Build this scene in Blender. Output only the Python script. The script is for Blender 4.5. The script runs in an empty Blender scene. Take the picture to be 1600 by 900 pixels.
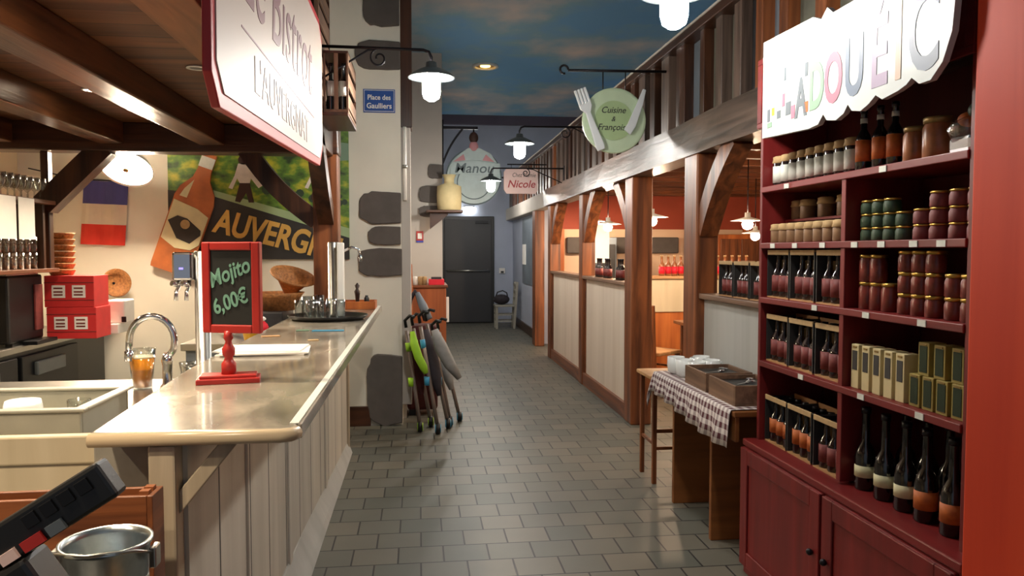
import bpy, bmesh, math, random
from mathutils import Vector, Matrix, Euler
random.seed(7)
S = bpy.context.scene
C = S.collection
PI = math.pi

# ------------------------------------------------------------ camera, world, exposure
cd = bpy.data.cameras.new('camera'); cam = bpy.data.objects.new('camera', cd); C.objects.link(cam)
cd.sensor_width = 36; cd.lens = 36 * 1200 / 1600; cd.clip_start = 0.02; cd.clip_end = 100
cam.location = (0, 0, 1.5)
cam.rotation_euler = (math.radians(90 - 2.767), 0, math.radians(-6.882))
S.camera = cam
w = bpy.data.worlds.new('world'); S.world = w; w.use_nodes = True
w.node_tree.nodes['Background'].inputs[0].default_value = (0.5, 0.55, 0.65, 1)
w.node_tree.nodes['Background'].inputs[1].default_value = 0.25
S.view_settings.view_transform = 'Standard'; S.view_settings.look = 'None'
S.view_settings.gamma = 1; S.view_settings.use_curve_mapping = False
S.view_settings.exposure = 0.88
COOL = (1.0, 0.955, 0.88); WARM = (1.0, 0.80, 0.57); DINE = (1.0, 0.72, 0.48)
LAMP_W = 165       # emission strength of the jar lamps' glass
SPOT_W = 60       # warm spots in the bar ceiling
DINE_W = 260       # bulbs in the dining room
PEND_W = 130       # pendant over the back counter

# ------------------------------------------------------------ materials
M = {}
def lin(c):
    return tuple(((v / 255) / 12.92 if v / 255 <= .04045 else ((v / 255 + .055) / 1.055) ** 2.4) for v in c)
def base(name, rough=.6, metal=0, spec=.5):
    m = bpy.data.materials.new(name); m.use_nodes = True
    b = m.node_tree.nodes['Principled BSDF']
    b.inputs['Roughness'].default_value = rough; b.inputs['Metallic'].default_value = metal
    b.inputs['Specular IOR Level'].default_value = spec
    M[name] = m
    return m, m.node_tree.nodes, m.node_tree.links, b
def plain(name, c, rough=.6, metal=0, var=.12, scale=14, bump=0, spec=.5):
    m, N, L, b = base(name, rough, metal, spec)
    c = lin(c)
    tc = N.new('ShaderNodeTexCoord'); n = N.new('ShaderNodeTexNoise'); n.inputs['Scale'].default_value = scale
    n.inputs['Detail'].default_value = 5
    r = N.new('ShaderNodeValToRGB')
    r.color_ramp.elements[0].position = .3; r.color_ramp.elements[1].position = .7
    r.color_ramp.elements[0].color = (*[v * (1 - var) for v in c], 1)
    r.color_ramp.elements[1].color = (*[min(1, v * (1 + var)) for v in c], 1)
    L.new(tc.outputs['Object'], n.inputs['Vector']); L.new(n.outputs['Fac'], r.inputs[0]); L.new(r.outputs[0], b.inputs['Base Color'])
    if bump:
        bp = N.new('ShaderNodeBump'); bp.inputs['Strength'].default_value = bump; bp.inputs['Distance'].default_value = .01
        L.new(n.outputs['Fac'], bp.inputs['Height']); L.new(bp.outputs[0], b.inputs['Normal'])
    return m
def wood(name, c1, c2, axis='Z', rough=.5, sc=1.0, bump=.25, plank=0, plank_axis='Y', spec=.4, pv=(.72, 1.18)):
    """grain stretched along axis; plank > 0 draws board seams every plank metres along plank_axis"""
    m, N, L, b = base(name, rough, 0, spec)
    tc = N.new('ShaderNodeTexCoord'); mp = N.new('ShaderNodeMapping')
    s = {'X': (1.2, 16, 16), 'Y': (16, 1.2, 16), 'Z': (16, 16, 1.2)}[axis]
    mp.inputs['Scale'].default_value = tuple(v * sc for v in s)
    n = N.new('ShaderNodeTexNoise'); n.inputs['Scale'].default_value = 1; n.inputs['Detail'].default_value = 7
    n.inputs['Distortion'].default_value = .6
    r = N.new('ShaderNodeValToRGB'); r.color_ramp.elements[0].position = .32; r.color_ramp.elements[1].position = .68
    r.color_ramp.elements[0].color = (*lin(c1), 1); r.color_ramp.elements[1].color = (*lin(c2), 1)
    L.new(tc.outputs['Object'], mp.inputs[0]); L.new(mp.outputs[0], n.inputs['Vector']); L.new(n.outputs['Fac'], r.inputs[0])
    out = r.outputs[0]
    bp = N.new('ShaderNodeBump'); bp.inputs['Strength'].default_value = bump; bp.inputs['Distance'].default_value = .01
    h = n.outputs['Fac']
    if plank:
        sp = N.new('ShaderNodeSeparateXYZ'); L.new(tc.outputs['Object'], sp.inputs[0])
        dv = N.new('ShaderNodeMath'); dv.operation = 'DIVIDE'; dv.inputs[1].default_value = plank
        L.new(sp.outputs[plank_axis], dv.inputs[0])
        fr = N.new('ShaderNodeMath'); fr.operation = 'FRACT'; L.new(dv.outputs[0], fr.inputs[0])
        lt = N.new('ShaderNodeMath'); lt.operation = 'GREATER_THAN'; lt.inputs[1].default_value = .035; L.new(fr.outputs[0], lt.inputs[0])
        fl = N.new('ShaderNodeMath'); fl.operation = 'FLOOR'; L.new(dv.outputs[0], fl.inputs[0])
        wn = N.new('ShaderNodeTexWhiteNoise'); wn.noise_dimensions = '1D'; L.new(fl.outputs[0], wn.inputs['W'])
        mr = N.new('ShaderNodeMapRange'); mr.inputs[3].default_value = pv[0]; mr.inputs[4].default_value = pv[1]; L.new(wn.outputs['Value'], mr.inputs[0])
        mu = N.new('ShaderNodeMath'); mu.operation = 'MULTIPLY'; L.new(lt.outputs[0], mu.inputs[0]); L.new(mr.outputs[0], mu.inputs[1])
        mx = N.new('ShaderNodeVectorMath'); mx.operation = 'SCALE'; L.new(out, mx.inputs[0]); L.new(mu.outputs[0], mx.inputs['Scale'])
        out = mx.outputs[0]; 
    L.new(out, b.inputs['Base Color']); L.new(h, bp.inputs['Height']); L.new(bp.outputs[0], b.inputs['Normal'])
    return m
def emit(name, c, st):
    m = bpy.data.materials.new(name); m.use_nodes = True; N = m.node_tree.nodes; N.clear()
    e = N.new('ShaderNodeEmission'); o = N.new('ShaderNodeOutputMaterial'); e.inputs[0].default_value = (*c, 1); e.inputs[1].default_value = st
    m.node_tree.links.new(e.outputs[0], o.inputs[0]); M[name] = m
    return m
def thin_glass(name):
    m = bpy.data.materials.new(name); m.use_nodes = True; N = m.node_tree.nodes; L = m.node_tree.links; N.clear()
    o = N.new('ShaderNodeOutputMaterial'); t = N.new('ShaderNodeBsdfTransparent'); g = N.new('ShaderNodeBsdfGlossy'); mx = N.new('ShaderNodeMixShader'); f = N.new('ShaderNodeLayerWeight')
    t.inputs[0].default_value = (.93, .95, .94, 1); g.inputs['Roughness'].default_value = .04; f.inputs[0].default_value = .22
    ad = N.new('ShaderNodeMath'); ad.operation = 'ADD'; ad.inputs[1].default_value = .06; L.new(f.outputs['Facing'], ad.inputs[0])
    L.new(ad.outputs[0], mx.inputs[0]); L.new(t.outputs[0], mx.inputs[1]); L.new(g.outputs[0], mx.inputs[2]); L.new(mx.outputs[0], o.inputs[0]); M[name] = m
def glass(name, c=(255, 255, 255), rough=.02, ior=1.45):
    m, N, L, b = base(name, rough)
    b.inputs['Base Color'].default_value = (*lin(c), 1); b.inputs['Transmission Weight'].default_value = 1; b.inputs['IOR'].default_value = ior
    return m

for a in 'XYZ':
    wood('oak_' + a, (78, 42, 24), (144, 84, 46), a, .42, 1, .3)
    wood('dark_' + a, (38, 22, 14), (80, 48, 30), a, .36, 1, .35)
    wood('grey_' + a, (56, 45, 39), (112, 93, 82), a, .40, 1, .45)
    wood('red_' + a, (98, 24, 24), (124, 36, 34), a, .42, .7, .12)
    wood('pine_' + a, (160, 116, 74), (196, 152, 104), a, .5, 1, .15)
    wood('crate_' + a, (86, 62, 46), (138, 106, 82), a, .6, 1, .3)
wood('red_back', (70, 16, 18), (90, 24, 24), 'Z', .55, .7, .1)  # darker copy of the red wood, shelf interior shade put into the colour
wood('beam_wood', (60, 36, 22), (116, 74, 46), 'Y', .34, 1, .35)
wood('planks', (74, 42, 22), (120, 74, 42), 'X', .5, .8, .3, .17, 'Y')
wood('light_board', (104, 66, 38), (150, 98, 60), 'Y', .5, .8, .3)
wood('dine_ceiling', (96, 48, 30), (150, 84, 54), 'X', .5, .8, .3, .2, 'Y')
wood('bar_white', (190, 184, 170), (216, 210, 196), 'Z', .5, .4, .06, .34, 'Y', pv=(.9, 1.04))
wood('post_white', (134, 122, 102), (188, 174, 150), 'Z', .5, .6, .12)
wood('bar_lip', (146, 126, 98), (196, 178, 148), 'X', .3, .8, .1)
wood('column_red', (186, 52, 24), (208, 70, 36), 'Z', .6, .5, .08, spec=.25)
wood('desk', (132, 70, 34), (168, 94, 50), 'Z', .45, .8, .1)
wood('table_brown', (112, 66, 30), (140, 86, 42), 'X', .5, .8, .1)
wood('orange_wood', (150, 76, 30), (196, 112, 52), 'Z', .5, .6, .1)
wood('panel_cream', (188, 172, 140), (214, 200, 170), 'Z', .55, .35, .05)
wood('low_panel', (206, 192, 174), (228, 216, 200), 'Z', .6, .25, .05)
wood('low_panel_grey', (166, 166, 160), (190, 190, 184), 'Z', .6, .25, .05)
plain('plaster', (222, 218, 204), .8, 0, .07, 2.2, .1)
plain('plaster_bar', (220, 206, 176), .75, 0, .06, 1.6, .1)
plain('plaster_blue', (172, 180, 198), .8, 0, .10, 1.4, .1)
plain('plaster_grey', (184, 178, 170), .8, 0, .08, 1.4, .1)
plain('plaster_dine', (226, 196, 166), .8, 0, .05, 1.4)
plain('dine_red', (158, 66, 42), .7, 0, .1, 3)
plain('stone', (88, 82, 78), .85, 0, .10, 9, .25)
plain('black', (10, 10, 11), .4, 0, .1)
plain('black_metal', (26, 27, 30), .4, .6, .1)
plain('door_black', (34, 35, 40), .45, 0, .12, 2)
plain('iron', (30, 28, 32), .4, .7, .1)
plain('enamel', (78, 84, 86), .35, .2, .1)
plain('enamel_white', (236, 234, 226), .35, 0, .02)
plain('chrome', (214, 214, 216), .12, 1, .02)
plain('steel', (170, 168, 162), .32, 1, .06)
plain('galvanised', (176, 184, 186), .3, 1, .16, 30, .1)
plain('white', (232, 230, 224), .6, 0, .03)
plain('paper', (240, 238, 232), .7, 0, .02)
plain('ceramic', (232, 236, 234), .2, 0, .02)
plain('plastic_grey', (160, 158, 144), .45, 0, .05)
plain('red_paint', (168, 38, 32), .4, 0, .12, 10)
plain('red_box', (196, 40, 40), .6, 0, .08)
plain('red_bright', (214, 24, 48), .6, 0, .05)
plain('dark_red_label', (112, 42, 38), .6, 0, .2, 40)
plain('orange_label', (178, 92, 34), .6, 0, .2, 40)
plain('bottle_glass', (26, 14, 12), .12, 0, .1, spec=.8)
plain('bottle_black', (12, 11, 12), .14, 0, .1, spec=.8)
plain('cap', (22, 24, 28), .3, .4, .1)
plain('gold_lid', (186, 150, 72), .3, .8, .08)
plain('brass_lid', (140, 116, 70), .4, .6, .1)
plain('kraft', (176, 146, 102), .8, 0, .12, 40)
plain('kraft_jar', (124, 92, 62), .5, 0, .2, 30)
plain('pate_jar', (140, 84, 48), .3, 0, .35, 18)
plain('pate_red', (112, 44, 36), .3, 0, .3, 30)
plain('green_tin', (44, 66, 44), .5, 0, .15, 30)
plain('red_tin', (110, 44, 44), .5, 0, .15, 30)
plain('label_white', (206, 208, 198), .7, 0, .06, 60)
plain('tan_box', (176, 152, 92), .7, 0, .08, 20)
plain('tan_box_light', (200, 184, 138), .7, 0, .06, 20)
plain('olive_box', (140, 122, 56), .7, 0, .1, 20)
plain('green_glass', (30, 48, 34), .2, 0, .2)
plain('wicker', (150, 98, 50), .7, 0, .35, 60, .5)
plain('gold_letter', (214, 170, 84), .5, 0, .12, 8)
plain('label_cream', (206, 200, 160), .6, 0, .1, 10)
plain('label_black', (44, 42, 40), .6, 0, .1)
plain('beer_bottle_orange', (172, 96, 48), .5, 0, .28, 7)
plain('sign_cream', (184, 170, 160), .5, 0, .03, 2)
plain('sign_edge', (172, 40, 46), .5, 0, .05)
plain('sign_text', (128, 92, 98), .5, 0, .05)
plain('sign_faint', (160, 142, 134), .5, 0, .04)
plain('plate_green', (184, 204, 172), .45, 0, .04)
plain('plate_green_dark', (160, 184, 136), .45, 0, .04)
plain('cutlery', (214, 220, 222), .35, .1, .03)
plain('ink', (58, 62, 54), .7, 0, .05)
plain('pink_sign', (214, 186, 180), .6, 0, .03)
plain('red_ink', (158, 58, 60), .6, 0, .05)
plain('round_pale', (178, 196, 196), .5, 0, .05)
plain('round_dark', (92, 108, 112), .5, 0, .05)
plain('skin', (196, 140, 146), .6, 0, .04)
plain('blue_sign', (24, 74, 150), .35, 0, .08)
plain('flag_blue', (66, 66, 132), .75, 0, .05)
plain('flag_white', (206, 196, 178), .75, 0, .04)
plain('flag_red', (206, 50, 34), .75, 0, .05)
plain('chalk', (112, 160, 140), .8, 0, .15, 60)
plain('slate', (22, 24, 22), .6, 0, .2, 6)
plain('lichen', (92, 92, 80), .6, 0, .35, 3)
plain('lime', (150, 200, 40), .6, 0, .06)
plain('cyan', (60, 150, 190), .5, 0, .06)
plain('tube_grey', (120, 108, 100), .4, .5, .06)
plain('fabric_dark', (44, 38, 44), .85, 0, .2, 20)
plain('fabric_grey', (138, 138, 136), .8, 0, .12, 20)
plain('fabric_maroon', (72, 26, 26), .85, 0, .2, 20)
plain('chair_grey', (150, 146, 134), .6, 0, .1, 20)
plain('letter_green', (112, 142, 118), .5, 0, .03)
plain('letter_pink', (156, 92, 112), .5, 0, .03)
plain('letter_blue', (80, 96, 118), .5, 0, .03)
plain('letter_lilac', (136, 116, 144), .5, 0, .03)
plain('letter_peach', (176, 144, 120), .5, 0, .03)
plain('letter_grey', (84, 92, 98), .5, 0, .03)
plain('sign_white', (164, 170, 167), .4, 0, .015)
plain('purple_wood', (92, 82, 96), .6, 0, .1, 4)
plain('board_grey', (110, 120, 130), .5, 0, .25, 2.5)
plain('blue_bag', (40, 60, 160), .5, 0, .2)
plain('yellow', (222, 168, 30), .5, 0, .05)
plain('green', (40, 150, 60), .5, 0, .05)
plain('mill', (40, 24, 18), .3, 0, .1)
plain('shirt', (222, 214, 204), .6, 0, .1, 20)
plain('hair', (62, 36, 26), .6, 0, .1)
plain('led', (70, 60, 200), .5, 0, .02)
plain('dark_item', (40, 40, 42), .5, 0, .3, 20)
thin_glass('clear_glass')
emit('lamp_glow', COOL, LAMP_W); emit('warm_glow', WARM, SPOT_W); emit('dine_glow', DINE, DINE_W); emit('pend_glow', WARM, PEND_W)
emit('amber_glow', (1, .55, .1), 6); emit('exit_glow', (1, 1, .94), 9); emit('led_glow', (.25, .2, 1), 1.5)
# beer
m, N, L, b = base('beer', .05); b.inputs['Base Color'].default_value = (*lin((232, 150, 36)), 1); b.inputs['Transmission Weight'].default_value = .3; b.inputs['IOR'].default_value = 1.34
plain('foam', (236, 226, 200), .8, 0, .04)
# floor tiles
def floor_mat():
    m, N, L, b = base('floor_tile', .46, 0, .45)
    tc = N.new('ShaderNodeTexCoord'); br = N.new('ShaderNodeTexBrick')
    br.offset = .5; br.inputs['Scale'].default_value = 1; br.inputs['Brick Width'].default_value = .222; br.inputs['Row Height'].default_value = .203
    br.inputs['Mortar Size'].default_value = .005; br.inputs['Mortar Smooth'].default_value = .3; br.inputs['Bias'].default_value = 0
    br.inputs['Color1'].default_value = (*lin((92, 94, 86)), 1); br.inputs['Color2'].default_value = (*lin((112, 107, 95)), 1); br.inputs['Mortar'].default_value = (*lin((40, 38, 38)), 1)
    L.new(tc.outputs['Object'], br.inputs['Vector'])
    n = N.new('ShaderNodeTexNoise'); n.inputs['Scale'].default_value = 3; n.inputs['Detail'].default_value = 6; L.new(tc.outputs['Object'], n.inputs['Vector'])
    mr = N.new('ShaderNodeMapRange'); mr.inputs[3].default_value = .84; mr.inputs[4].default_value = 1.16; L.new(n.outputs['Fac'], mr.inputs[0])
    sc = N.new('ShaderNodeVectorMath'); sc.operation = 'SCALE'; L.new(br.outputs['Color'], sc.inputs[0]); L.new(mr.outputs[0], sc.inputs['Scale'])
    L.new(sc.outputs[0], b.inputs['Base Color'])
    bp = N.new('ShaderNodeBump'); bp.inputs['Strength'].default_value = .5; bp.inputs['Distance'].default_value = .004; bp.invert = True
    L.new(br.outputs['Fac'], bp.inputs['Height']); L.new(bp.outputs[0], b.inputs['Normal'])
floor_mat()
def ceiling_mat():
    m, N, L, b = base('painted_sky', .9, 0, .2)
    tc = N.new('ShaderNodeTexCoord'); mp = N.new('ShaderNodeMapping'); mp.inputs['Scale'].default_value = (.55, .42, 1); mp.inputs['Location'].default_value = (.35, 1.9, 0)
    L.new(tc.outputs['Object'], mp.inputs[0])
    n = N.new('ShaderNodeTexNoise'); n.inputs['Scale'].default_value = 1.35; n.inputs['Detail'].default_value = 8; n.inputs['Roughness'].default_value = .52; L.new(mp.outputs[0], n.inputs['Vector'])
    r = N.new('ShaderNodeValToRGB'); e = r.color_ramp.elements
    e[0].position = .38; e[0].color = (*lin((134, 190, 236)), 1); e[1].position = .68; e[1].color = (*lin((244, 232, 228)), 1)
    k = e.new(.49); k.color = (*lin((156, 198, 220)), 1)
    k = e.new(.56); k.color = (*lin((196, 210, 220)), 1)
    L.new(n.outputs['Fac'], r.inputs[0]); L.new(r.outputs[0], b.inputs['Base Color'])
ceiling_mat()
def gingham():
    m, N, L, b = base('gingham', .85)
    tc = N.new('ShaderNodeTexCoord'); sp = N.new('ShaderNodeSeparateXYZ'); L.new(tc.outputs['UV'], sp.inputs[0])
    outs = []
    for a in ('X', 'Y'):
        mu = N.new('ShaderNodeMath'); mu.operation = 'MULTIPLY'; mu.inputs[1].default_value = 1 / .044; L.new(sp.outputs[a], mu.inputs[0])
        fr = N.new('ShaderNodeMath'); fr.operation = 'FRACT'; L.new(mu.outputs[0], fr.inputs[0])
        g = N.new('ShaderNodeMath'); g.operation = 'GREATER_THAN'; g.inputs[1].default_value = .5; L.new(fr.outputs[0], g.inputs[0]); outs.append(g)
    ad = N.new('ShaderNodeMath'); ad.operation = 'ADD'; L.new(outs[0].outputs[0], ad.inputs[0]); L.new(outs[1].outputs[0], ad.inputs[1])
    hf = N.new('ShaderNodeMath'); hf.operation = 'MULTIPLY'; hf.inputs[1].default_value = .5; L.new(ad.outputs[0], hf.inputs[0])
    r = N.new('ShaderNodeValToRGB'); r.color_ramp.elements[0].color = (*lin((222, 214, 210)), 1); r.color_ramp.elements[1].color = (*lin((84, 34, 44)), 1)
    L.new(hf.outputs[0], r.inputs[0]); L.new(r.outputs[0], b.inputs['Base Color'])
gingham()
def bartop():
    m, N, L, b = base('bar_top', .22, 0, .5)
    tc = N.new('ShaderNodeTexCoord'); mp = N.new('ShaderNodeMapping'); mp.inputs['Scale'].default_value = (5, 2.2, 5); L.new(tc.outputs['Object'], mp.inputs[0])
    n = N.new('ShaderNodeTexNoise'); n.inputs['Scale'].default_value = 1; n.inputs['Detail'].default_value = 7; n.inputs['Distortion'].default_value = .8; L.new(mp.outputs[0], n.inputs['Vector'])
    r = N.new('ShaderNodeValToRGB'); e = r.color_ramp.elements
    e[0].position = .3; e[0].color = (*lin((104, 98, 90)), 1); e[1].position = .7; e[1].color = (*lin((188, 178, 160)), 1)
    k = e.new(.5); k.color = (*lin((146, 139, 126)), 1)
    L.new(n.outputs['Fac'], r.inputs[0]); L.new(r.outputs[0], b.inputs['Base Color'])
    b.inputs['Coat Weight'].default_value = .5; b.inputs['Coat Roughness'].default_value = .08
bartop()
def fields():
    m, N, L, b = base('poster_fields', .5)
    tc = N.new('ShaderNodeTexCoord'); mp = N.new('ShaderNodeMapping'); mp.inputs['Scale'].default_value = (7, 7, 11); L.new(tc.outputs['Object'], mp.inputs[0])
    n = N.new('ShaderNodeTexNoise'); n.inputs['Scale'].default_value = 1; n.inputs['Detail'].default_value = 4; L.new(mp.outputs[0], n.inputs['Vector'])
    r = N.new('ShaderNodeValToRGB'); e = r.color_ramp.elements
    e[0].position = .34; e[0].color = (*lin((40, 62, 26)), 1); e[1].position = .68; e[1].color = (*lin((196, 190, 50)), 1)
    k = e.new(.5); k.color = (*lin((92, 132, 40)), 1)
    L.new(n.outputs['Fac'], r.inputs[0]); L.new(r.outputs[0], b.inputs['Base Color'])
fields()

# ------------------------------------------------------------ helpers
def root_loc(o):
    while o.parent: o = o.parent
    return o.location.copy()
def tag(o, label=None, cat=None, group=None, kind=None):
    if label: o['label'] = label
    if cat: o['category'] = cat
    if group: o['group'] = group
    if kind: o['kind'] = kind
    return o
def thing(name, label, cat, loc=(0, 0, 0), group=None):
    o = bpy.data.objects.new(name, None); C.objects.link(o); o.location = loc; o.empty_display_size = .05
    return tag(o, label, cat, group)
class MB:
    def __init__(s): s.bm = bmesh.new()
    def box(s, x0, y0, z0, x1, y1, z1, mtx=None):
        vs = [s.bm.verts.new(Vector((x, y, z)) if mtx is None else mtx @ Vector((x, y, z))) for z in (z0, z1) for y in (y0, y1) for x in (x0, x1)]
        for f in ((0, 2, 3, 1), (4, 5, 7, 6), (0, 1, 5, 4), (2, 6, 7, 3), (0, 4, 6, 2), (1, 3, 7, 5)): s.bm.faces.new([vs[i] for i in f])
        return s
    def cbox(s, c, size, rot=(0, 0, 0)):
        m = Matrix.Translation(c) @ Euler(rot).to_matrix().to_4x4(); a, b_, d = [v / 2 for v in size]
        return s.box(-a, -b_, -d, a, b_, d, m)
    def bar(s, p0, p1, w_, t, up=(0, 0, 1)):
        """rectangular bar from p0 to p1, w_ across, t in the up direction"""
        p0, p1 = Vector(p0), Vector(p1); d = (p1 - p0); l = d.length; d.normalize(); u = Vector(up)
        sx = d.cross(u).normalized(); u2 = sx.cross(d).normalized()
        m = Matrix((sx, d, u2)).transposed().to_4x4(); m.translation = p0
        return s.box(-w_ / 2, 0, -t / 2, w_ / 2, l, t / 2, m)
    def ring(s, c, ax, r, n):
        ax = Vector(ax).normalized(); a = ax.orthogonal().normalized()
        if abs(ax.z) > .99: a = Vector((1, 0, 0))
        b_ = ax.cross(a)
        return [s.bm.verts.new(Vector(c) + a * r * math.cos(t * 2 * PI / n) + b_ * r * math.sin(t * 2 * PI / n)) for t in range(n)]
    def skin(s, rings, cap=True, closed=False):
        n = len(rings[0]); pairs = list(zip(rings, rings[1:]))
        if closed: pairs.append((rings[-1], rings[0]))
        for r0, r1 in pairs:
            for i in range(n):
                f = s.bm.faces.new((r0[i], r0[(i + 1) % n], r1[(i + 1) % n], r1[i])); f.smooth = True
        if cap and not closed:
            s.bm.faces.new(rings[0][::-1]); s.bm.faces.new(rings[-1])
    def cyl(s, p0, p1, r0, r1=None, n=16):
        r1 = r0 if r1 is None else r1; ax = Vector(p1) - Vector(p0)
        s.skin([s.ring(p0, ax, r0, n), s.ring(p1, ax, r1, n)]); return s
    def lathe(s, prof, c=(0, 0, 0), n=20, ax=(0, 0, 1), cap=True, closed=False):
        ax = Vector(ax).normalized(); c = Vector(c)
        s.skin([s.ring(c + ax * z, ax, max(r, .0003), n) for r, z in prof], cap, closed); return s
    def tube(s, pts, r, n=10):
        pts = [Vector(p) for p in pts]; rs = []
        pa = None
        for i, p in enumerate(pts):
            t = (pts[min(i + 1, len(pts) - 1)] - pts[max(i - 1, 0)]).normalized()
            a = t.orthogonal().normalized() if pa is None else (pa - t * pa.dot(t)).normalized()
            pa = a; b_ = t.cross(a); rr = r[i] if isinstance(r, (list, tuple)) else r
            rs.append([s.bm.verts.new(p + a * rr * math.cos(k * 2 * PI / n) + b_ * rr * math.sin(k * 2 * PI / n)) for k in range(n)])
        s.skin(rs); return s
    def prism(s, pts, f, d0, d1):
        """pts 2d outline, f(u, v, d) -> point"""
        a = [s.bm.verts.new(f(u, v, d0)) for u, v in pts]; b_ = [s.bm.verts.new(f(u, v, d1)) for u, v in pts]
        n = len(pts); s.bm.faces.new(a); s.bm.faces.new(b_[::-1])
        for i in range(n): s.bm.faces.new((a[i], b_[i], b_[(i + 1) % n], a[(i + 1) % n]))
        return s
    def ball(s, c, r, n=14, sz=(1, 1, 1)):
        k = 8; prof = [(math.sin(PI * (i + .02) / (k + .04)), -math.cos(PI * (i + .02) / (k + .04))) for i in range(k + 1)]
        rs = []
        for rr, z in prof:
            rs.append([s.bm.verts.new(Vector(c) + Vector((rr * r * math.cos(t * 2 * PI / n) * sz[0], rr * r * math.sin(t * 2 * PI / n) * sz[1], z * r * sz[2]))) for t in range(n)])
        s.skin(rs); return s
    def build(s, name, mat, parent=None, bevel=0, mtx=None, **kw):
        bmesh.ops.recalc_face_normals(s.bm, faces=s.bm.faces)
        me = bpy.data.meshes.new(name); s.bm.to_mesh(me); s.bm.free()
        if mtx is not None: me.transform(mtx)
        me.materials.append(M[mat])
        o = bpy.data.objects.new(name, me); C.objects.link(o)
        if parent is not None:
            me.transform(Matrix.Translation(-root_loc(parent))); o.parent = parent
        if bevel:
            b_ = o.modifiers.new('bevel', 'BEVEL'); b_.width = bevel; b_.segments = 2; b_.limit_method = 'ANGLE'
        if kw: tag(o, **kw)
        return o
def struct(name, mb, mat, parent=None, bevel=0):
    o = mb.build(name, mat, parent, bevel)
    if parent is None: o['kind'] = 'structure'
    return o
def B(*a): return MB().box(*a)
def text(name, s, size, mat, parent, loc, rot, ext=.002, sx=1, shear=0, bold=0, align='CENTER'):
    cu = bpy.data.curves.new('t', 'FONT'); cu.body = s; cu.size = size; cu.extrude = ext; cu.align_x = align; cu.align_y = 'BOTTOM_BASELINE'
    cu.shear = shear; cu.offset = bold; cu.resolution_u = 4
    o = bpy.data.objects.new('t', cu); C.objects.link(o); bpy.context.view_layer.update()
    me = bpy.data.meshes.new_from_object(o.evaluated_get(bpy.context.evaluated_depsgraph_get()))
    bpy.data.objects.remove(o)
    me.name = name
    me.transform(Matrix.Translation(Vector(loc)) @ Euler(rot).to_matrix().to_4x4() @ Matrix.Diagonal((sx, 1, 1, 1)))
    me.materials.clear(); me.materials.append(M[mat])
    o = bpy.data.objects.new(name, me); C.objects.link(o)
    me.transform(Matrix.Translation(-root_loc(parent))); o.parent = parent
    return o
FRONT = (PI / 2, 0, 0); TO_LEFT = (PI / 2, 0, -PI / 2); TO_RIGHT = (PI / 2, 0, PI / 2)
def copy_tree(o, parent=None):
    c = o.copy(); C.objects.link(c)
    if parent is not None: c.parent = parent
    for ch in list(o.children): copy_tree(ch, c)
    return c
class Proto:
    """first placement uses the built thing itself, later ones copy it with its parts"""
    def __init__(s, make): s.make = make; s.o = None
    def put(s, loc, label, group=None, rz=0, rot=None, scale=None):
        if s.o is None: s.o = s.make(); o = s.o
        else: o = copy_tree(s.o)
        o.location = loc; o.rotation_euler = rot if rot else (0, 0, rz)
        o['label'] = label
        if group: o['group'] = group
        if scale: o.scale = scale
        return o
ORD = ['first', 'second', 'third', 'fourth', 'fifth', 'sixth', 'seventh', 'eighth', 'ninth', 'tenth', 'eleventh', 'twelfth', 'thirteenth', 'fourteenth', 'fifteenth', 'sixteenth']
def nth(i, n, a='leftmost', z='rightmost'):
    return a if i == 0 else (z if i == n - 1 else ORD[i] + ' from the left')

# ============================================================ SETTING
struct('floor', B(-3.4, -2.2, -.1, 8.2, 16.2, 0), 'floor_tile')
struct('ceiling', B(-3.4, -2.2, 4.28, 3.7, 16.2, 4.38), 'painted_sky')
struct('wall_left', B(-3.4, -2.2, 0, -3.2, 6.9, 4.28), 'plaster_bar')
struct('wall_bar_end', B(-3.2, 6.64, 0, -.15, 6.9, 4.28), 'plaster')
struct('wall_corridor_left', B(-.4, 6.9, 0, -.12, 11, 4.28), 'plaster_grey')
struct('wall_pier', B(-.4, 11, 0, .33, 16, 4.28), 'plaster_grey')
struct('wall_far', B(.33, 16, 0, 3.6, 16.2, 4.28), 'plaster_blue')
struct('wall_corridor_right', B(1.95, 12.2, 0, 2.15, 16, 2.3), 'plaster_blue')
struct('wall_front_right', B(2.35, -2.2, 0, 2.5, 3.0, 4.28), 'plaster')
struct('wall_upper_right', B(3.5, 3.0, 2.62, 3.6, 16, 4.28), 'plaster_blue')
struct('wall_dining_far', B(2.15, 12.2, 0, 8.2, 12.4, 2.6), 'plaster_dine')
struct('wall_dining_right', B(8.0, 3.0, 0, 8.2, 12.2, 2.6), 'plaster_dine')
struct('wall_dining_near', B(2.5, 2.85, 0, 8.2, 3.0, 2.6), 'plaster_dine')
struct('ceiling_dining', B(2.02, 3.0, 2.52, 8.2, 12.4, 2.62), 'dine_ceiling')
struct('trim_dining_red', B(2.15, 12.16, 1.85, 8.0, 12.2, 2.52), 'dine_red')
struct('trim_far', B(.33, 15.86, 4.1, 3.5, 16, 4.28), 'purple_wood')
struct('baseboard_bar_end', B(-.6, 6.61, 0, -.42, 6.64, .17), 'dark_X', bevel=.004)
struct('baseboard_corridor_right', B(1.92, 12.2, 0, 1.95, 16, .16), 'dark_Y', bevel=.004)
struct('trim_corner', B(-.15, 6.66, 2.55, -.055, 6.9, 4.28), 'dark_Z', bevel=.006)
struct('trim_corner_pale', B(-.15, 6.66, .17, -.07, 6.9, 2.55), 'plaster_grey', bevel=.006)

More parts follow.
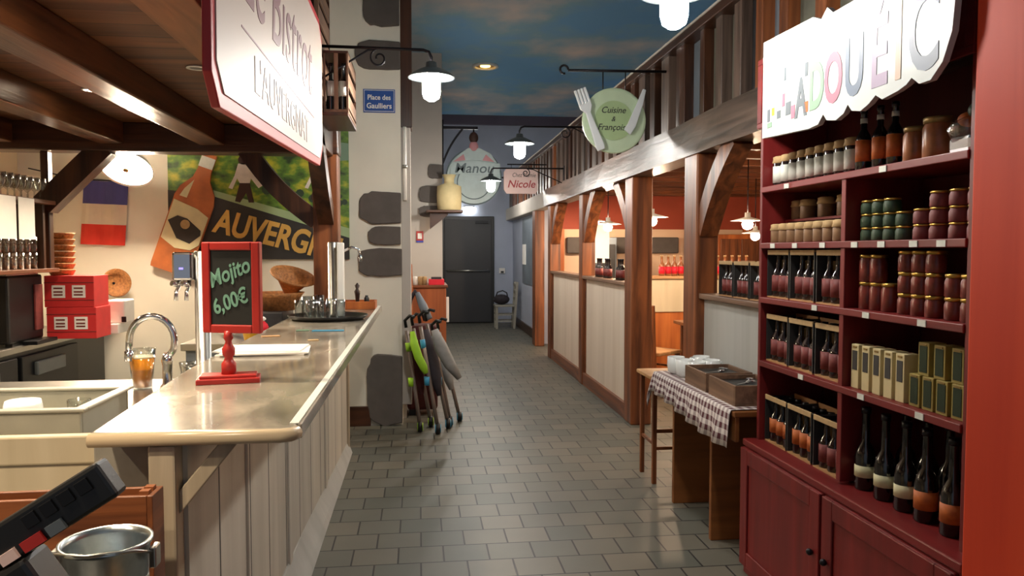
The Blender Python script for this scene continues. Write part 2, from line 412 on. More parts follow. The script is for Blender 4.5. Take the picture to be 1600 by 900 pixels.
# far door
d = B(.463, 15.93, 0, 1.55, 16.0, 2.215); dr = struct('door_1', d, 'black', bevel=.01)
f = MB(); f.box(.52, 15.9, .02, 1.49, 15.93, 1.08); f.box(.52, 15.9, 1.1, 1.49, 15.93, 2.15); f.build('door_panel', 'door_black', dr, .006)
MB().cyl((.56, 15.84, 1.09), (1.45, 15.84, 1.09), .018).cyl((.6, 15.9, 1.09), (.6, 15.84, 1.09), .02).cyl((1.41, 15.9, 1.09), (1.41, 15.84, 1.09), .02).build('push_bar', 'steel', dr)
MB().box(1.15, 15.86, 2.06, 1.42, 15.9, 2.12).build('door_closer', 'black_metal', dr)

# painted stones on the pillars (relief slabs)
def stone_shape(cx, cz, w_, h_, seed, left_round=True, right_flat=True):
    rn = random.Random(seed); pts = []
    for i in range(28):
        t = i * 2 * PI / 28; c, s_ = math.cos(t), math.sin(t)
        p = 3.2
        u = math.copysign(abs(c) ** (2 / p), c) * w_ / 2; v = math.copysign(abs(s_) ** (2 / p), s_) * h_ / 2
        if right_flat and c > 0: u = w_ / 2 if abs(s_) < .93 else u
        if not right_flat or c <= 0: u *= 1 + rn.uniform(-.05, .05); v *= 1 + rn.uniform(-.06, .06)
        pts.append((cx + u, cz + v))
    return pts
for i, (cx, cz, w_, h_) in enumerate([(-.305, 3.58, .30, .40), (-.335, 3.14, .37, .24), (-.325, 1.865, .35, .27), (-.29, 1.63, .27, .16), (-.33, 1.405, .37, .24), (-.30, .31, .30, .61)]):
    o = MB().prism(stone_shape(cx, cz, w_, h_, i), lambda u, v, d_: Vector((u, d_, v)), 6.60, 6.65).build('wall_stone', 'stone', None, .008)
    tag(o, ['dark grey stone highest on the white end wall', 'dark grey stone behind the lamp arm above the blue street sign', 'large square grey stone below the blue street sign', 'small tapered grey stone between two larger ones on the end wall', 'wide grey stone level with the end of the bar top', 'tall grey stone standing on the floor at the end wall corner'][i], 'stone', 'grey stones set in the white end wall')
for i, (cz, h_, w_) in enumerate([(2.62, .2, .2), (2.30, .24, .33), (2.06, .16, .33)]):
    o = MB().prism(stone_shape(.33 - w_ / 2, cz, w_, h_, i + 20), lambda u, v, d_: Vector((u, d_, v)), 10.96, 11.01).build('wall_stone', 'stone', None, .008)
    tag(o, ['small dark stone highest on the far pier', 'middle rounded dark stone on the far pier', 'lowest flat dark stone on the far pier'][i], 'stone', 'stones on the far pier')

# ------------------------------------------------------------ right timber front
def brace_mb(p0, p1, w_, t, bow):
    """curved brace in a vertical plane from p0 (low) to p1 (high)"""
    p0, p1 = Vector(p0), Vector(p1); d_ = p1 - p0; side = d_.cross(Vector((0, 0, 1))).normalized(); nrm = side.cross(d_).normalized()
    m = MB(); rs = []
    for i in range(9):
        u = i / 8; c = p0 + d_ * u + nrm * bow * math.sin(PI * u)
        rs.append([m.bm.verts.new(c + side * a * w_ / 2 + nrm * b_ * t / 2) for a, b_ in ((-1, -1), (1, -1), (1, 1), (-1, 1))])
    m.skin(rs)
    for f in m.bm.faces: f.smooth = False
    return m
posts = [(4.80, 5.04, 1.78, 1.93, 'n', 'broad timber post beside the checked-cloth table'),
         (6.38, 6.62, 1.80, 1.98, 'f', 'broad timber post at the far side of the dining entrance'),
         (8.40, 8.58, 1.80, 1.95, 'n', 'timber post between the two cream low panels'),
         (10.50, 10.70, 1.80, 1.95, 'n', 'timber post at the far end of the cream low panels'),
         (11.90, 12.2, 1.80, 1.95, '', 'reddish timber post where the grey corridor wall begins')]
for y0, y1, x0, x1, br, lab in posts:
    t = thing('timber_post', lab, 'post', ((x0 + x1) / 2, (y0 + y1) / 2, 0), 'timber posts of the dining front')
    B(x0, y0, 0, x1, y1, 2.13).build('post_shaft', 'oak_Z', t, .01)
    xm = (x0 + x1) / 2
    if 'n' in br: brace_mb((xm, y0 + .02, 1.64), (xm, y0 - .5, 2.16), .12, .13, .04).build('brace', 'oak_Z', t)
    if 'f' in br: brace_mb((xm, y1 - .02, 1.64), (xm, y1 + .5, 2.16), .12, .13, .04).build('brace', 'oak_Z', t)
def wavy_beam(x0, x1, y0, y1, z0, z1, seed, n=24, amp=.012):
    rn = random.Random(seed); m = MB(); rs = []
    for i in range(n + 1):
        y = y0 + (y1 - y0) * i / n; j = lambda: rn.uniform(-amp, amp)
        rs.append([m.bm.verts.new(Vector(v)) for v in ((x0 + j(), y, z0), (x1, y, z0), (x1, y, z1 + j() * .4), (x0 + j(), y, z1 + j() * .4))])
    m.skin(rs)
    for f in m.bm.faces: f.smooth = False
    return m
tag(wavy_beam(1.77, 1.97, 1.2, 10.95, 2.13, 2.36, 3).build('timber_beam', 'grey_Y', None), 'long weathered timber beam over the dining front posts', 'beam')
tag(B(1.79, 10.95, 2.13, 1.97, 15.9, 2.36).build('timber_beam', 'plaster_grey', None, .01), 'pale grey beam over the far grey corridor wall', 'beam')
# boarded balcony above the beam
t = thing('balcony_front', 'boarded half-timbered balcony front running above the right beam', 'balcony', (1.86, 8, 2.36))
rn = random.Random(5); y = 1.3; k = 0
studs = []
while y < 15.6:
    near = y < 5; wd = rn.uniform(.06, .10) if near else rn.uniform(.10, .18); gap = rn.uniform(.18, .30) if near else rn.uniform(.10, .20)
    studs.append((y, y + wd)); 
    key = rn.choice(['dark_item', 'lichen', 'lichen', 'grey_Z', 'board_grey'])
    B(1.90, y + wd - .005, 2.36, 1.94, y + wd + gap + .005, 2.93).build('infill_panel', key, t); y += wd + gap
for a, b_ in studs: B(1.83, a, 2.36, 1.92, b_, 2.94).build('stud', 'oak_Z' if (rn.random() < .25 or a < 4.2) else 'dark_Z' if rn.random() < .5 else 'grey_Z', t, .005)
B(1.79, 1.2, 2.93, 1.97, 15.9, 2.99).build('top_rail', 'dark_Y', t, .006)
B(1.785, 1.2, 2.99, 1.97, 15.9, 3.005).build('rail_capping', 'plaster_grey', t, .003)
# low partitions
for y0, y1, mt, lab, sm in [(8.58, 10.5, 'low_panel', 'far cream low partition between timber posts with a wooden cap', 'low partitions of the dining front'),
                        (6.62, 8.4, 'low_panel', 'cream low partition with brown six-bottle carriers on its cap', 'low partitions of the dining front'),
                        (3.36, 4.8, 'low_panel_grey', 'grey-white low partition behind the checked-cloth table', 'low partitions of the dining front')]:
    t = thing('low_partition', lab, 'partition', (1.88, (y0 + y1) / 2, 0), sm)
    B(1.84, y0, .14, 1.92, y1, 1.19).build('panel', mt, t)
    B(1.81, y0, 0, 1.94, y1, .14).build('baseboard', 'oak_Y', t, .006)
    B(1.80, y0, 1.19, 2.02 if y0 < 5 else 1.95, y1, 1.225).build('cap', 'crate_Y', t, .006)
    if y0 > 5:
        m = MB(); m.box(1.83, y0, .14, 1.86, y0 + .05, 1.19); m.box(1.83, y1 - .05, .14, 1.86, y1, 1.19); m.build('edge_strip', 'oak_Z', t, .004)

# ============================================================ DINING ROOM
k = 0
y = 3.3
while y < 12:
    B(2.02, y, 2.38, 7.98, y + .10, 2.516).build('joist', 'oak_X', None, .006)
    o = bpy.context.scene.collection.objects[-1]; tag(o, 'ceiling joist %s from the near end of the dining room' % (ORD[k]), 'joist', 'dining room ceiling joists'); k += 1
    y += .62
t = thing('dining_counter', 'cream-panelled half-height counter inside the dining room entrance', 'counter', (4, 8.9, 0))
B(2.45, 8.8, 0, 6.0, 8.95, .78).build('wood_front', 'orange_wood', t)
B(2.45, 8.78, .78, 6.0, 8.95, 1.17).build('cream_panel', 'panel_cream', t)
B(2.40, 8.74, 1.17, 6.0, 9.05, 1.205).build('counter_top', 'pine_X', t, .006)
# half timbered back wall of the dining room: stone lintels, posts, orange door
for i, (x0, x1) in enumerate([(2.2, 2.3), (2.75, 2.87), (3.45, 3.6), (4.3, 4.42), (5.3, 5.45)]):
    tag(B(x0, 12.08, 0, x1, 12.16, 1.85).build('wall_stud', 'orange_wood', None, .006), 'orange-brown wall stud, %s against the dining room end wall' % nth(i, 5), 'post', 'studs on the dining room end wall')
for i, (x0, x1, z0, z1) in enumerate([(2.35, 2.7, 1.46, 1.72), (3.05, 3.42, 1.46, 1.72), (3.72, 4.2, 1.46, 1.72)]):
    tag(B(x0, 12.1, z0, x1, 12.18, z1).build('stone_lintel', 'stone', None, .02), 'grey lintel, %s on the dining room end wall' % nth(i, 3), 'lintel', 'grey lintels on the dining room wall')
t = thing('cupboard', 'tall orange wooden cupboard beside the dining room wall', 'cupboard', (4.9, 11.4, 0))
B(4.5, 11.2, 0, 5.2, 11.7, 1.75).build('body', 'orange_wood', t, .01)
for x0, x1 in ((4.53, 4.84), (4.86, 5.17)):
    dd = B(x0, 11.17, .1, x1, 11.2, 1.68).build('door', 'oak_Z', t, .006); MB().ball(((x0 + x1) / 2, 11.15, .9), .015).build('knob', 'steel', dd)
t = thing('grey_cabinet', 'grey glazed upright fridge at the back of the dining room', 'fridge', (2.75, 11.0, 0))
B(2.66, 11.4, 0, 2.98, 11.8, 1.7).build('body', 'board_grey', t, .01); B(2.69, 11.38, .15, 2.95, 11.4, 1.6).build('glass_door', 'dark_item', t, .004)
t = thing('paper_banner', 'cream hanging banner seen between timber posts', 'banner', (2.6, 10.6, 1.3))
B(2.34, 10.6, 1.33, 2.66, 10.62, 1.86).build('sheet', 'paper', t); MB().cyl((2.3, 10.61, 1.87), (2.7, 10.61, 1.87), .015).build('rod', 'dark_X', t)
MB().cyl((2.5, 10.61, 1.87), (2.5, 10.61, 2.52), .004, n=6).build('cord', 'iron', t)

def dine_lamp(loc, lab):
    x, y, z = loc
    t = thing('pendant_lamp', lab, 'lamp', loc, 'warm pendant lamps in the dining room')
    MB().ball((x, y, z), .055).build('bulb', 'dine_glow', t)
    MB().lathe([(.16, .035), (.17, .035), (.06, .065), (.03, .075), (.028, .12), (.02, .12), (.022, .07), (.055, .055)], (x, y, z), 24, closed=True).build('shade', 'enamel_white', t)
    MB().cyl((x, y, z + .11), (x, y, 2.52), .006, n=6).build('cord', 'iron', t)
for l, lab in [((2.367, 9.5, 1.80), 'warm pendant lamp over the far low panels, second bay'), ((2.314, 7.5, 1.80), 'warm pendant lamp seen just right of the entrance post'),
               ((3.321, 7.5, 1.77), 'warm pendant lamp nearest the red shelf unit'), ((4.086, 9.0, 1.68), 'lower warm pendant lamp just left of the red shelf unit'),
               ((2.6, 11.2, 1.9), 'added warm pendant lamp deepest in the dining room'), ((5.2, 5.2, 1.9), 'added warm pendant lamp in the hidden front corner of the dining room'),  # hidden extra lamps, added to light the dining room
               ((3.2, 5.6, 2.0), 'added hidden pendant lamp above the dining room entrance')]: dine_lamp(l, lab)  # last one also added for the room's light

def chair_parts(t, sw, sd, sh, bh, leg, mat, seatmat, splat=3):
    """chair facing -y locally: front at -y"""
    for sx in (-1, 1):
        MB().box(sx * (sw / 2 - leg) - leg / 2, -sd / 2, 0, sx * (sw / 2 - leg) + leg / 2, -sd / 2 + leg, sh - .02).build('leg', mat, t, .003)
        MB().bar((sx * (sw / 2 - leg), sd / 2 - leg / 2, 0), (sx * (sw / 2 - leg), sd / 2 + .04, bh), leg, leg, (0, 1, 0)).build('leg', mat, t, .003)
    B(-sw / 2, -sd / 2 - .01, sh - .025, sw / 2, sd / 2 - .02, sh + .01).build('seat', seatmat, t, .008)
    m = MB()
    for i in range(splat):
        z = sh + (bh - sh) * (.35 + .6 * i / max(1, splat - 1)); m.box(-sw / 2 + leg, sd / 2 + .0, z - .05, sw / 2 - leg, sd / 2 + .03, z)
    m.build('back_slat', mat, t, .004)
    m = MB()
    for z in (.14, .26):
        for sx in (-1, 1): m.box(sx * (sw / 2 - leg) - .01, -sd / 2 + leg, z, sx * (sw / 2 - leg) + .01, sd / 2 - leg * .4, z + .02)
        m.box(-sw / 2 + leg, -sd / 2 + .01, z + .02, sw / 2 - leg, -sd / 2 + .03, z + .04)
    m.build('stretcher', mat, t)
t = thing('dining_chair', 'brown wooden ladder-back chair inside the dining room entrance', 'chair'); chair_parts(t, .42, .42, .46, .95, .04, 'oak_Z', 'pine_X'); t.location = (2.42, 7.75, 0); t.rotation_euler = (0, 0, 2.2)
t = thing('dining_table', 'wooden dining table partly seen through the entrance', 'table', (3.05, 7.6, 0))
B(2.72, 7.2, .72, 3.55, 8.0, .755).build('table_top', 'table_brown', t, .006)
for a in (2.78, 3.45):
    for b_ in (7.26, 7.9): B(a, b_, 0, a + .05, b_ + .05, .72).build('leg', 'oak_Z', t, .004)
tag(MB().lathe([(.09, 0), (.115, .012), (.12, .02), (.11, .022), (.08, .008), (.01, .008)], (2.88, 7.45, .755), 24).build('plate', 'red_bright', None), 'red plate on the dining table', 'plate')

# ============================================================ FAR END OF THE CORRIDOR
t = thing('wooden_chair', 'grey-painted wooden chair beside the black door', 'chair'); chair_parts(t, .40, .38, .45, .90, .045, 'chair_grey', 'chair_grey'); t.location = (1.64, 14.8, 0); t.rotation_euler = (0, 0, -PI / 2)
t = thing('black_bag', 'black bag lying on the grey wooden chair', 'bag', (1.6, 14.8, .46))
MB().ball((1.58, 14.8, .56), .16, 14, (1, .8, .62)).build('bag_body', 'fabric_dark', t)
MB().tube([(1.47, 14.78, .62), (1.50, 14.78, .70), (1.6, 14.78, .73), (1.68, 14.78, .69), (1.70, 14.78, .60)], .012, 8).build('handle', 'black', t)
t = thing('wall_light', 'small oval wall light glowing above the black door', 'lamp', (1.03, 15.95, 2.38))
MB().ball((1.03, 15.93, 2.37), .15, 16, (1, .5, .3)).build('diffuser', 'exit_glow', t); B(.92, 15.95, 2.36, 1.14, 16.0, 2.42).build('wall_plate', 'enamel', t)
t = thing('ceiling_light', 'round amber recessed light in the painted sky ceiling', 'lamp', (1.0, 11.63, 4.28))
MB().lathe([(.19, 0), (.20, -.03), (.16, -.035), (.15, 0)], (1.0, 11.63, 4.28), 28, closed=True).build('rim', 'enamel_white', t)
MB().lathe([(.075, -.005), (.075, -.02)], (1.0, 11.63, 4.28), 20).build('bulb', 'amber_glow', t)
MB().lathe([(.15, 0), (.15, -.008)], (1.0, 11.63, 4.28), 20).build('reflector', 'brass_lid', t)
t = thing('door_switch', 'small white and red switch box right of the black door', 'switch', (1.72, 15.97, 1.07))
B(1.66, 15.96, 1.03, 1.78, 16.0, 1.14).build('box', 'white', t, .004); B(1.69, 15.95, 1.04, 1.75, 15.96, 1.08).build('button', 'dark_item', t)
t = thing('fire_notice', 'small red, white and blue notice on the pale pier', 'notice', (.01, 10.98, 1.66))
B(-.04, 10.985, 1.62, .06, 11.0, 1.78).build('red_panel', 'red_paint', t); B(-.04, 10.98, 1.62, .06, 10.985, 1.645).build('blue_band', 'blue_bag', t); B(-.02, 10.98, 1.67, .04, 10.985, 1.75).build('picture', 'white', t)
for i, (y0, z0, z1, mt, lab) in enumerate([(12.5, .9, 2.1, 'board_grey', 'large greyish notice board on the right corridor wall')]):
    t = thing('notice_board', lab, 'board', (1.94, y0 + .8, z0)); B(1.935, y0, z0, 1.95, y0 + 1.9, z1).build('panel', mt, t)
    B(1.925, y0 - .03, z0 - .03, 1.95, y0, z1 + .03).build('frame_side', 'enamel', t)
tag(B(1.915, 13.9, 1.25, 1.935, 14.25, 1.62).build('notice_sheet', 'paper', None), 'white paper sheet pinned on the corridor notice board', 'paper')

# reception desk behind the pushchairs
t = thing('reception_desk', 'orange-brown wooden desk standing against the left corridor wall', 'desk', (.1, 9.3, 0))
B(-.09, 9.0, 0, .31, 9.8, 1.07).build('body', 'desk', t, .008)
B(-.10, 8.97, 1.07, .33, 9.82, 1.10).build('desk_top', 'oak_X', t, .004)
MB().prism([(8.3, 0), (8.96, 0), (8.96, 1.12), (8.3, 1.36)], lambda u, v, d_: Vector((d_, u, v)), -.11, -.075).build('side_panel', 'desk', t, .004)
t = thing('red_tray_box', 'small red box on top of the reception desk', 'box', (.2, 9.1, 1.10)); B(.11, 9.05, 1.10, .29, 9.3, 1.165).build('box_body', 'red_bright', t, .004); B(.14, 9.1, 1.165, .26, 9.25, 1.19).build('contents', 'dark_item', t)
for i, x in enumerate((-.05, .01, .06)):
    tag(MB().lathe([(.025, 0), (.03, .08), (.028, .09), (.02, .1)], (x, 9.12, 1.10), 12).build('beaker', 'kraft' if i else 'white', None), ['white beaker at the left end of the desk top', 'middle tan beaker on the reception desk', 'tan beaker next to the red box on the desk'][i], 'beaker', 'beakers on the reception desk')
t = thing('white_cloth', 'white cloth hanging from the right side of the desk', 'cloth', (.33, 9.15, .72))
MB().prism([(0, 0), (.09, .02), (.07, .26), (.02, .3)], lambda u, v, d_: Vector((d_, 9.05 + u * 1.6, .66 + v)), .312, .345).build('drape', 'white', t, .006)

# folded pushchairs leaning by the end wall
def pushchair(x, y, tubemat, accent, fab, lean, lab, h=.95, dx=-.12):
    t = thing('folded_pushchair', lab, 'pushchair', (x, y, 0), 'folded pushchairs leaning by the white end wall')
    for s_ in (-1, 1):
        ox = s_ * .045; oy = s_ * .09
        p0 = Vector((x + ox, y + oy, .035)); p1 = Vector((x + dx + ox * .6, y + oy + lean, h))
        MB().tube([p0 + (p1 - p0) * u for u in (0.03, .3, .6, .97)], .016).build('frame_tube', tubemat, t)
        MB().tube([p1, p1 + Vector((-.01, .0, .06)), p1 + Vector((.03, -.02, .10)), p1 + Vector((.07, -.04, .09))], .014).build('handle', 'black', t)
        wmb = MB(); wmb.cyl((x + ox - .018, y + oy, .045), (x + ox + .018, y + oy, .045), .044, n=20); wmb.build('wheel', 'black', t)
        MB().cyl((x + ox - .024, y + oy, .045), (x + ox + .024, y + oy, .045), .034).build('hub', accent, t)
        q = p0 + (p1 - p0) * .45; MB().cyl(q - Vector((.02, 0, .03)), q + Vector((-.025, 0, .04)), .024).build('joint', accent, t)
        q = p0 + (p1 - p0) * .80; MB().cyl(q - Vector((.0, 0, .03)), q + Vector((-.01, 0, .04)), .022).build('joint', accent, t)
    a = Vector((x - .03, y, .30)); b_ = Vector((x + dx * .9, y + lean * .9, h * .93))
    MB().tube([a, a.lerp(b_, .3), a.lerp(b_, .7), b_], [.02, .055, .06, .03], 12).build('folded_seat', fab, t)
    return t
pushchair(.045, 6.86 - .42, 'tube_grey', 'lime', 'fabric_maroon', .10, 'folded pushchair with lime green joints nearest the wall corner', .86, -.13)
t = thing('armband_pad', 'curved lime green padded strap hanging on the leaning pushchairs', 'strap', (.0, 6.3, .8))
MB().tube([(-.06, 6.32, .84), (-.045, 6.30, .74), (-.01, 6.28, .63), (.03, 6.28, .55), (.05, 6.28, .50)], [.02, .035, .036, .034, .02], 12).build('pad', 'lime', t)
pushchair(.19, 6.35, 'tube_grey', 'cyan', 'fabric_dark', .14, 'folded pushchair with bright blue joints in the middle', .90, -.16)
pushchair(.30, 6.62, 'tube_grey', 'cyan', 'fabric_grey', .12, 'folded pushchair with grey seat on the right', .80, -.16)
t = thing('booster_tray', 'grey rounded tray leaning across the folded pushchairs', 'tray', (.25, 6.5, .6))
MB().tube([(.12, 6.25, .86), (.17, 6.24, .72), (.24, 6.24, .58), (.32, 6.25, .46)], [.03, .055, .05, .025], 12).build('tray_body', 'fabric_grey', t)
t = thing('folded_child_seat', 'dark folded child seat standing behind the pushchairs', 'child seat', (-.06, 7.3, 0))
B(-.115, 6.98, .05, .16, 7.3, .82).build('seat_back', 'fabric_maroon', t, .03)
MB().tube([(-.11, 7.15, .9), (-.09, 7.15, 1.05), (-.04, 7.15, 1.12), (.0, 7.15, 1.05), (.06, 7.12, .86)], .028).build('hood', 'fabric_dark', t)
MB().tube([(-.02, 7.05, 1.12), (.03, 7.03, 1.0), (.09, 7.0, .88)], [.02, .04, .03]).build('blue_trim', 'board_grey', t)
for a in (7.02, 7.26): B(-.1, a - .015, 0, -.04, a + .015, .06).build('foot', 'black', t)

# ============================================================ LEFT: CANOPY OVER THE BAR
tag(B(-3.2, -1, 2.345, -.95, 5.53, 2.38).build('canopy_boards', 'planks', None), 'brown board ceiling of the canopy over the bar', 'canopy')
tag(B(-.95, -1, 2.33, -.735, 5.34, 2.38).build('canopy_edge_board', 'light_board', None, .004), 'lighter wide board along the outer edge of the canopy', 'board')
for x0, x1, lab in [(-1.44, -1.28, 'heavy dark beam nearest the hanging sign under the canopy'), (-2.07, -1.92, 'second heavy beam under the canopy'), (-2.75, -2.60, 'third heavy beam under the canopy near the left wall')]:
    tag(wavy_beam(x0, x1, -1, 5.35, 2.20, 2.345, int(-x0 * 100), 20, .006).build('ceiling_beam', 'beam_wood', None, .008), lab, 'beam', 'beams running under the bar canopy')
t = thing('canopy_truss', 'dark timber frame carrying the far end of the canopy', 'timber frame', (-1.8, 5.35, 1.06))
B(-3.2, 5.35, 2.155, -.54, 5.53, 2.345).build('cross_beam', 'dark_X', t, .01)
B(-.715, 5.35, 1.0605, -.545, 5.51, 2.155).build('post', 'oak_Z', t, .01)
B(-2.47, 5.41, 1.3855, -2.42, 5.47, 2.155).build('post', 'dark_Z', t, .006)
brace_mb((-.69, 5.43, 1.70), (-1.16, 5.43, 2.19), .11, .12, -.035).build('brace', 'dark_Z', t)
brace_mb((-.625, 5.37, 1.72), (-.625, 4.80, 2.20), .10, .11, -.03).build('brace', 'dark_Z', t)
brace_mb((-2.45, 5.43, 1.80), (-2.06, 5.43, 2.19), .12, .14, 0.0).build('brace', 'dark_Z', t)
B(-.70, 2.9, 2.14, -.575, 5.35, 2.345).build('edge_beam', 'dark_Y', t, .008)
tag(B(-.574, 4.47, 2.265, -.395, 5.06, 2.285).build('ledge_board', 'dark_Y', None, .004), 'narrow wooden ledge under the bottle crates beside the canopy', 'shelf')

def spot(x, y, on, lab):
    t = thing('recessed_spot', lab, 'lamp', (x, y, 2.345), 'recessed spots in the canopy')
    MB().lathe([(.045, 0), (.048, -.006), (.035, -.008), (.034, 0)], (x, y, 2.345), 24, closed=True).build('rim', 'white', t)
    MB().lathe([(.033, 0), (.033, -.004)], (x, y, 2.345), 20).build('lens', 'warm_glow' if on else 'enamel', t)
    if on:
        l = bpy.data.lights.new('spot', 'SPOT'); l.energy = 72; l.color = WARM; l.spot_size = math.radians(130); l.spot_blend = .7; l.shadow_soft_size = .04
        o = bpy.data.objects.new('spot_light', l); C.objects.link(o); o.parent = t; o.location = (0, 0, -.012)
for x, y, on, lab in [(-1.02, 2.62, 1, 'bright recessed spot at the top edge above the bar'), (-1.012, 3.73, 0, 'unlit round spot in the canopy near the hanging sign'), (-1.02, 1.0, 1, 'added out-of-view recessed spot over the near end of the bar'),  # the near-end spot is unseen, added for bar warmth
                      (-1.7, 2.2, 1, 'added out-of-view recessed spot above the sink'), (-1.7, 4.3, 1, 'added out-of-view recessed spot between the two heavy beams'), (-2.35, 3.6, 1, 'added out-of-view recessed spot above the back counter'), (-1.7, .6, 1, 'added out-of-view recessed spot above the bottle crate')]: spot(x, y, on, lab)  # these spots are unseen, added to warm and brighten the bar

# crates of bottles on the ledge
def crate(name, x0, y0, z0, x1, y1, z1, lab, slats=3, mat='crate'):
    t = thing(name, lab, 'crate', ((x0 + x1) / 2, (y0 + y1) / 2, z0)); th = .012
    B(x0, y0, z0, x1, y1, z0 + th).build('bottom_board', mat + '_Y', t, .002)
    h = (z1 - z0)
    for y_ in (y0, y1 - th):
        m = MB()
        for i in range(slats): m.box(x0 + th, y_, z0 + th + h * i / slats, x1 - th, y_ + th, z0 + h * (i + (.72 if slats > 1 else .97)) / slats)
        m.build('end_slats', mat + '_X', t, .002)
    for x_ in (x0, x1 - th):
        m = MB()
        for i in range(slats): m.box(x_, y0, z0 + th + h * i / slats, x_ + th, y1, z0 + h * (i + (.72 if slats > 1 else .97)) / slats)
        m.build('side_slats', mat + '_Y', t, .002)
    for a in (x0 + th, x1 - th - .02):
        for b_ in (y0 + th, y1 - th - .02): B(a, b_, z0 + th, a + .02, b_ + .02, z1).build('corner_post', mat + '_Z', t)
    return t
# upright open crates: boards on the sides, open gaps in front
t = thing('bottle_crate', 'upright weathered crate with a white-labelled bottle beside the lamp bracket', 'crate', (-.46, 4.75, 2.285))
B(-.535, 4.5, 2.285, -.395, 5.04, 2.305).build('bottom_board', 'crate_Y', t, .002)
B(-.535, 4.5, 2.62, -.395, 5.04, 2.635).build('top_board', 'dark_Y', t, .002)
for x0, x1 in ((-.535, -.523), (-.475, -.452), (-.407, -.395)): B(x0, 4.5, 2.305, x1, 4.512, 2.62).build('front_slat', 'crate_Z', t, .002)
for z0 in (2.32, 2.44, 2.56): B(-.407, 4.512, z0, -.395, 5.04, z0 + .075).build('side_slat', 'crate_Y', t, .002)
B(-.535, 5.03, 2.305, -.395, 5.04, 2.62).build('back_board', 'dark_Z', t)
t = thing('stacked_crate', 'tall dark crate stack between the hanging sign and the lamp arm', 'crate', (-.62, 4.6, 2.345))
B(-.70, 4.45, 2.345, -.55, 5.0, 2.37).build('bottom_board', 'dark_Y', t)
for x0, x1 in ((-.70, -.68), (-.645, -.62), (-.575, -.55)): B(x0, 4.45, 2.37, x1, 4.47, 3.05).build('front_slat', 'crate_Z', t, .002)
for z0 in (2.4, 2.53, 2.66, 2.79, 2.92): B(-.562, 4.47, z0, -.55, 5.0, z0 + .09).build('side_slat', 'crate_Y', t, .002)
B(-.70, 4.98, 2.37, -.55, 5.0, 3.05).build('back_board', 'dark_Z', t); B(-.70, 4.45, 3.05, -.55, 5.0, 3.07).build('top_board', 'dark_Y', t)
def bottle_prof(r, h, neck=.32, nr=.36):
    return [(r * .9, 0), (r, .006), (r, h * (1 - neck - .18)), (r * .85, h * (1 - neck - .1)), (r * nr * 1.15, h * (1 - neck)), (r * nr, h * .97), (r * nr * 1.1, h * .975), (r * nr * 1.1, h)]
def make_bottle(name, cat, r, h, glassm, capm, labm=None, lz=(.15, .48), neck=.32, neckm=None, n=14):
    def f():
        t = thing(name, '', cat)
        MB().lathe(bottle_prof(r, h, neck), (0, 0, 0), n).build('glass_body', glassm, t)
        MB().lathe([(r * .46, h * .93), (r * .46, h * 1.004)], (0, 0, 0), n).build('cap', capm, t)
        if labm: MB().lathe([(r * 1.015, h * lz[0]), (r * 1.015, h * lz[1])], (0, 0, 0), n).build('label', labm, t)
        if neckm: MB().lathe([(r * .47, h * .78), (r * .44, h * .86)], (0, 0, 0), n).build('neck_label', neckm, t)
        return t
    return f
P = Proto(make_bottle('bottle', 'bottle', .026, .27, 'bottle_black', 'cap', 'label_white', (.3, .62)))
P.put((-.499, 4.56, 2.305), 'dark bottle with a white label inside the upright crate', 'bottles in the crates by the canopy')
P.put((-.43, 4.56, 2.305), 'second dark bottle inside the upright crate, nearer the corridor', 'bottles in the crates by the canopy')
P.put((-.661, 4.53, 2.37), 'dark bottle inside the tall crate stack', 'bottles in the crates by the canopy')

# street lamps on iron arms
def lamp(x, y, zr, wx, lab, curl=-1):
    """zr: rim height; wx: where the arm meets its wall"""
    t = thing('bracket_lamp', lab, 'lamp', (wx, y, zr + .17), 'enamel bracket lamps along the corridor')
    s_ = 1 if x > wx else -1
    MB().tube([(wx, y, zr + .165), (x - s_ * .045, y, zr + .16), (x - s_ * .014, y, zr + .15), (x, y, zr + .12), (x, y, zr + .05)], .009).build('arm', 'iron', t)
    pts = []
    L_ = abs(x - wx); 
    for i in range(28):
        a = i / 27 * 2.6 * PI; r = .055 * (1 - i / 36); pts.append((wx + s_ * (L_ * .52 + r * math.cos(a + PI / 2)), y, zr + .105 + r * math.sin(a + PI / 2)))
    pre = [(wx, y, zr - .02), (wx + s_ * L_ * .12, y, zr + .03), (wx + s_ * L_ * .3, y, zr + .10), (wx + s_ * L_ * .42, y, zr + .15)]
    MB().tube(pre + pts, .006, 8).build('scroll', 'iron', t)
    MB().box(wx - .012 * s_ if s_ > 0 else wx, y - .03, zr - .06, wx + .0 if s_ > 0 else wx + .012, y + .03, zr + .2).build('wall_plate', 'iron', t)
    MB().lathe([(.135, 0), (.137, .004), (.115, .024), (.07, .048), (.034, .062), (.03, .09), (.018, .095), (.018, .085), (.026, .058), (.066, .042), (.11, .02)], (x, y, zr), 32, closed=True).build('shade', 'enamel', t)
    MB().lathe([(.028, .05), (.048, .02), (.053, -.01), (.053, -.085), (.045, -.115), (.02, -.132), (.002, -.135)], (x, y, zr), 24).build('glass_jar', 'lamp_glow', t)
lamp(.076, 4.55, 2.505, -.55, 'white-glowing enamel lamp on the long arm beside the wooden crates')
lamp(.977, 2.9, 2.485, 1.77, 'bright lamp at the top edge of the picture, glass jar only in view')
lamp(.915, 7.0, 2.473, 1.79, 'glowing enamel lamp in front of the round hanging sign, larger of the two far ones')
lamp(.884, 9.5, 2.36, 1.79, 'smallest glowing bracket lamp overlapping the round hanging sign')
lamp(.92, 13.2, 2.6, 1.79, 'bracket lamp nearest the black door')
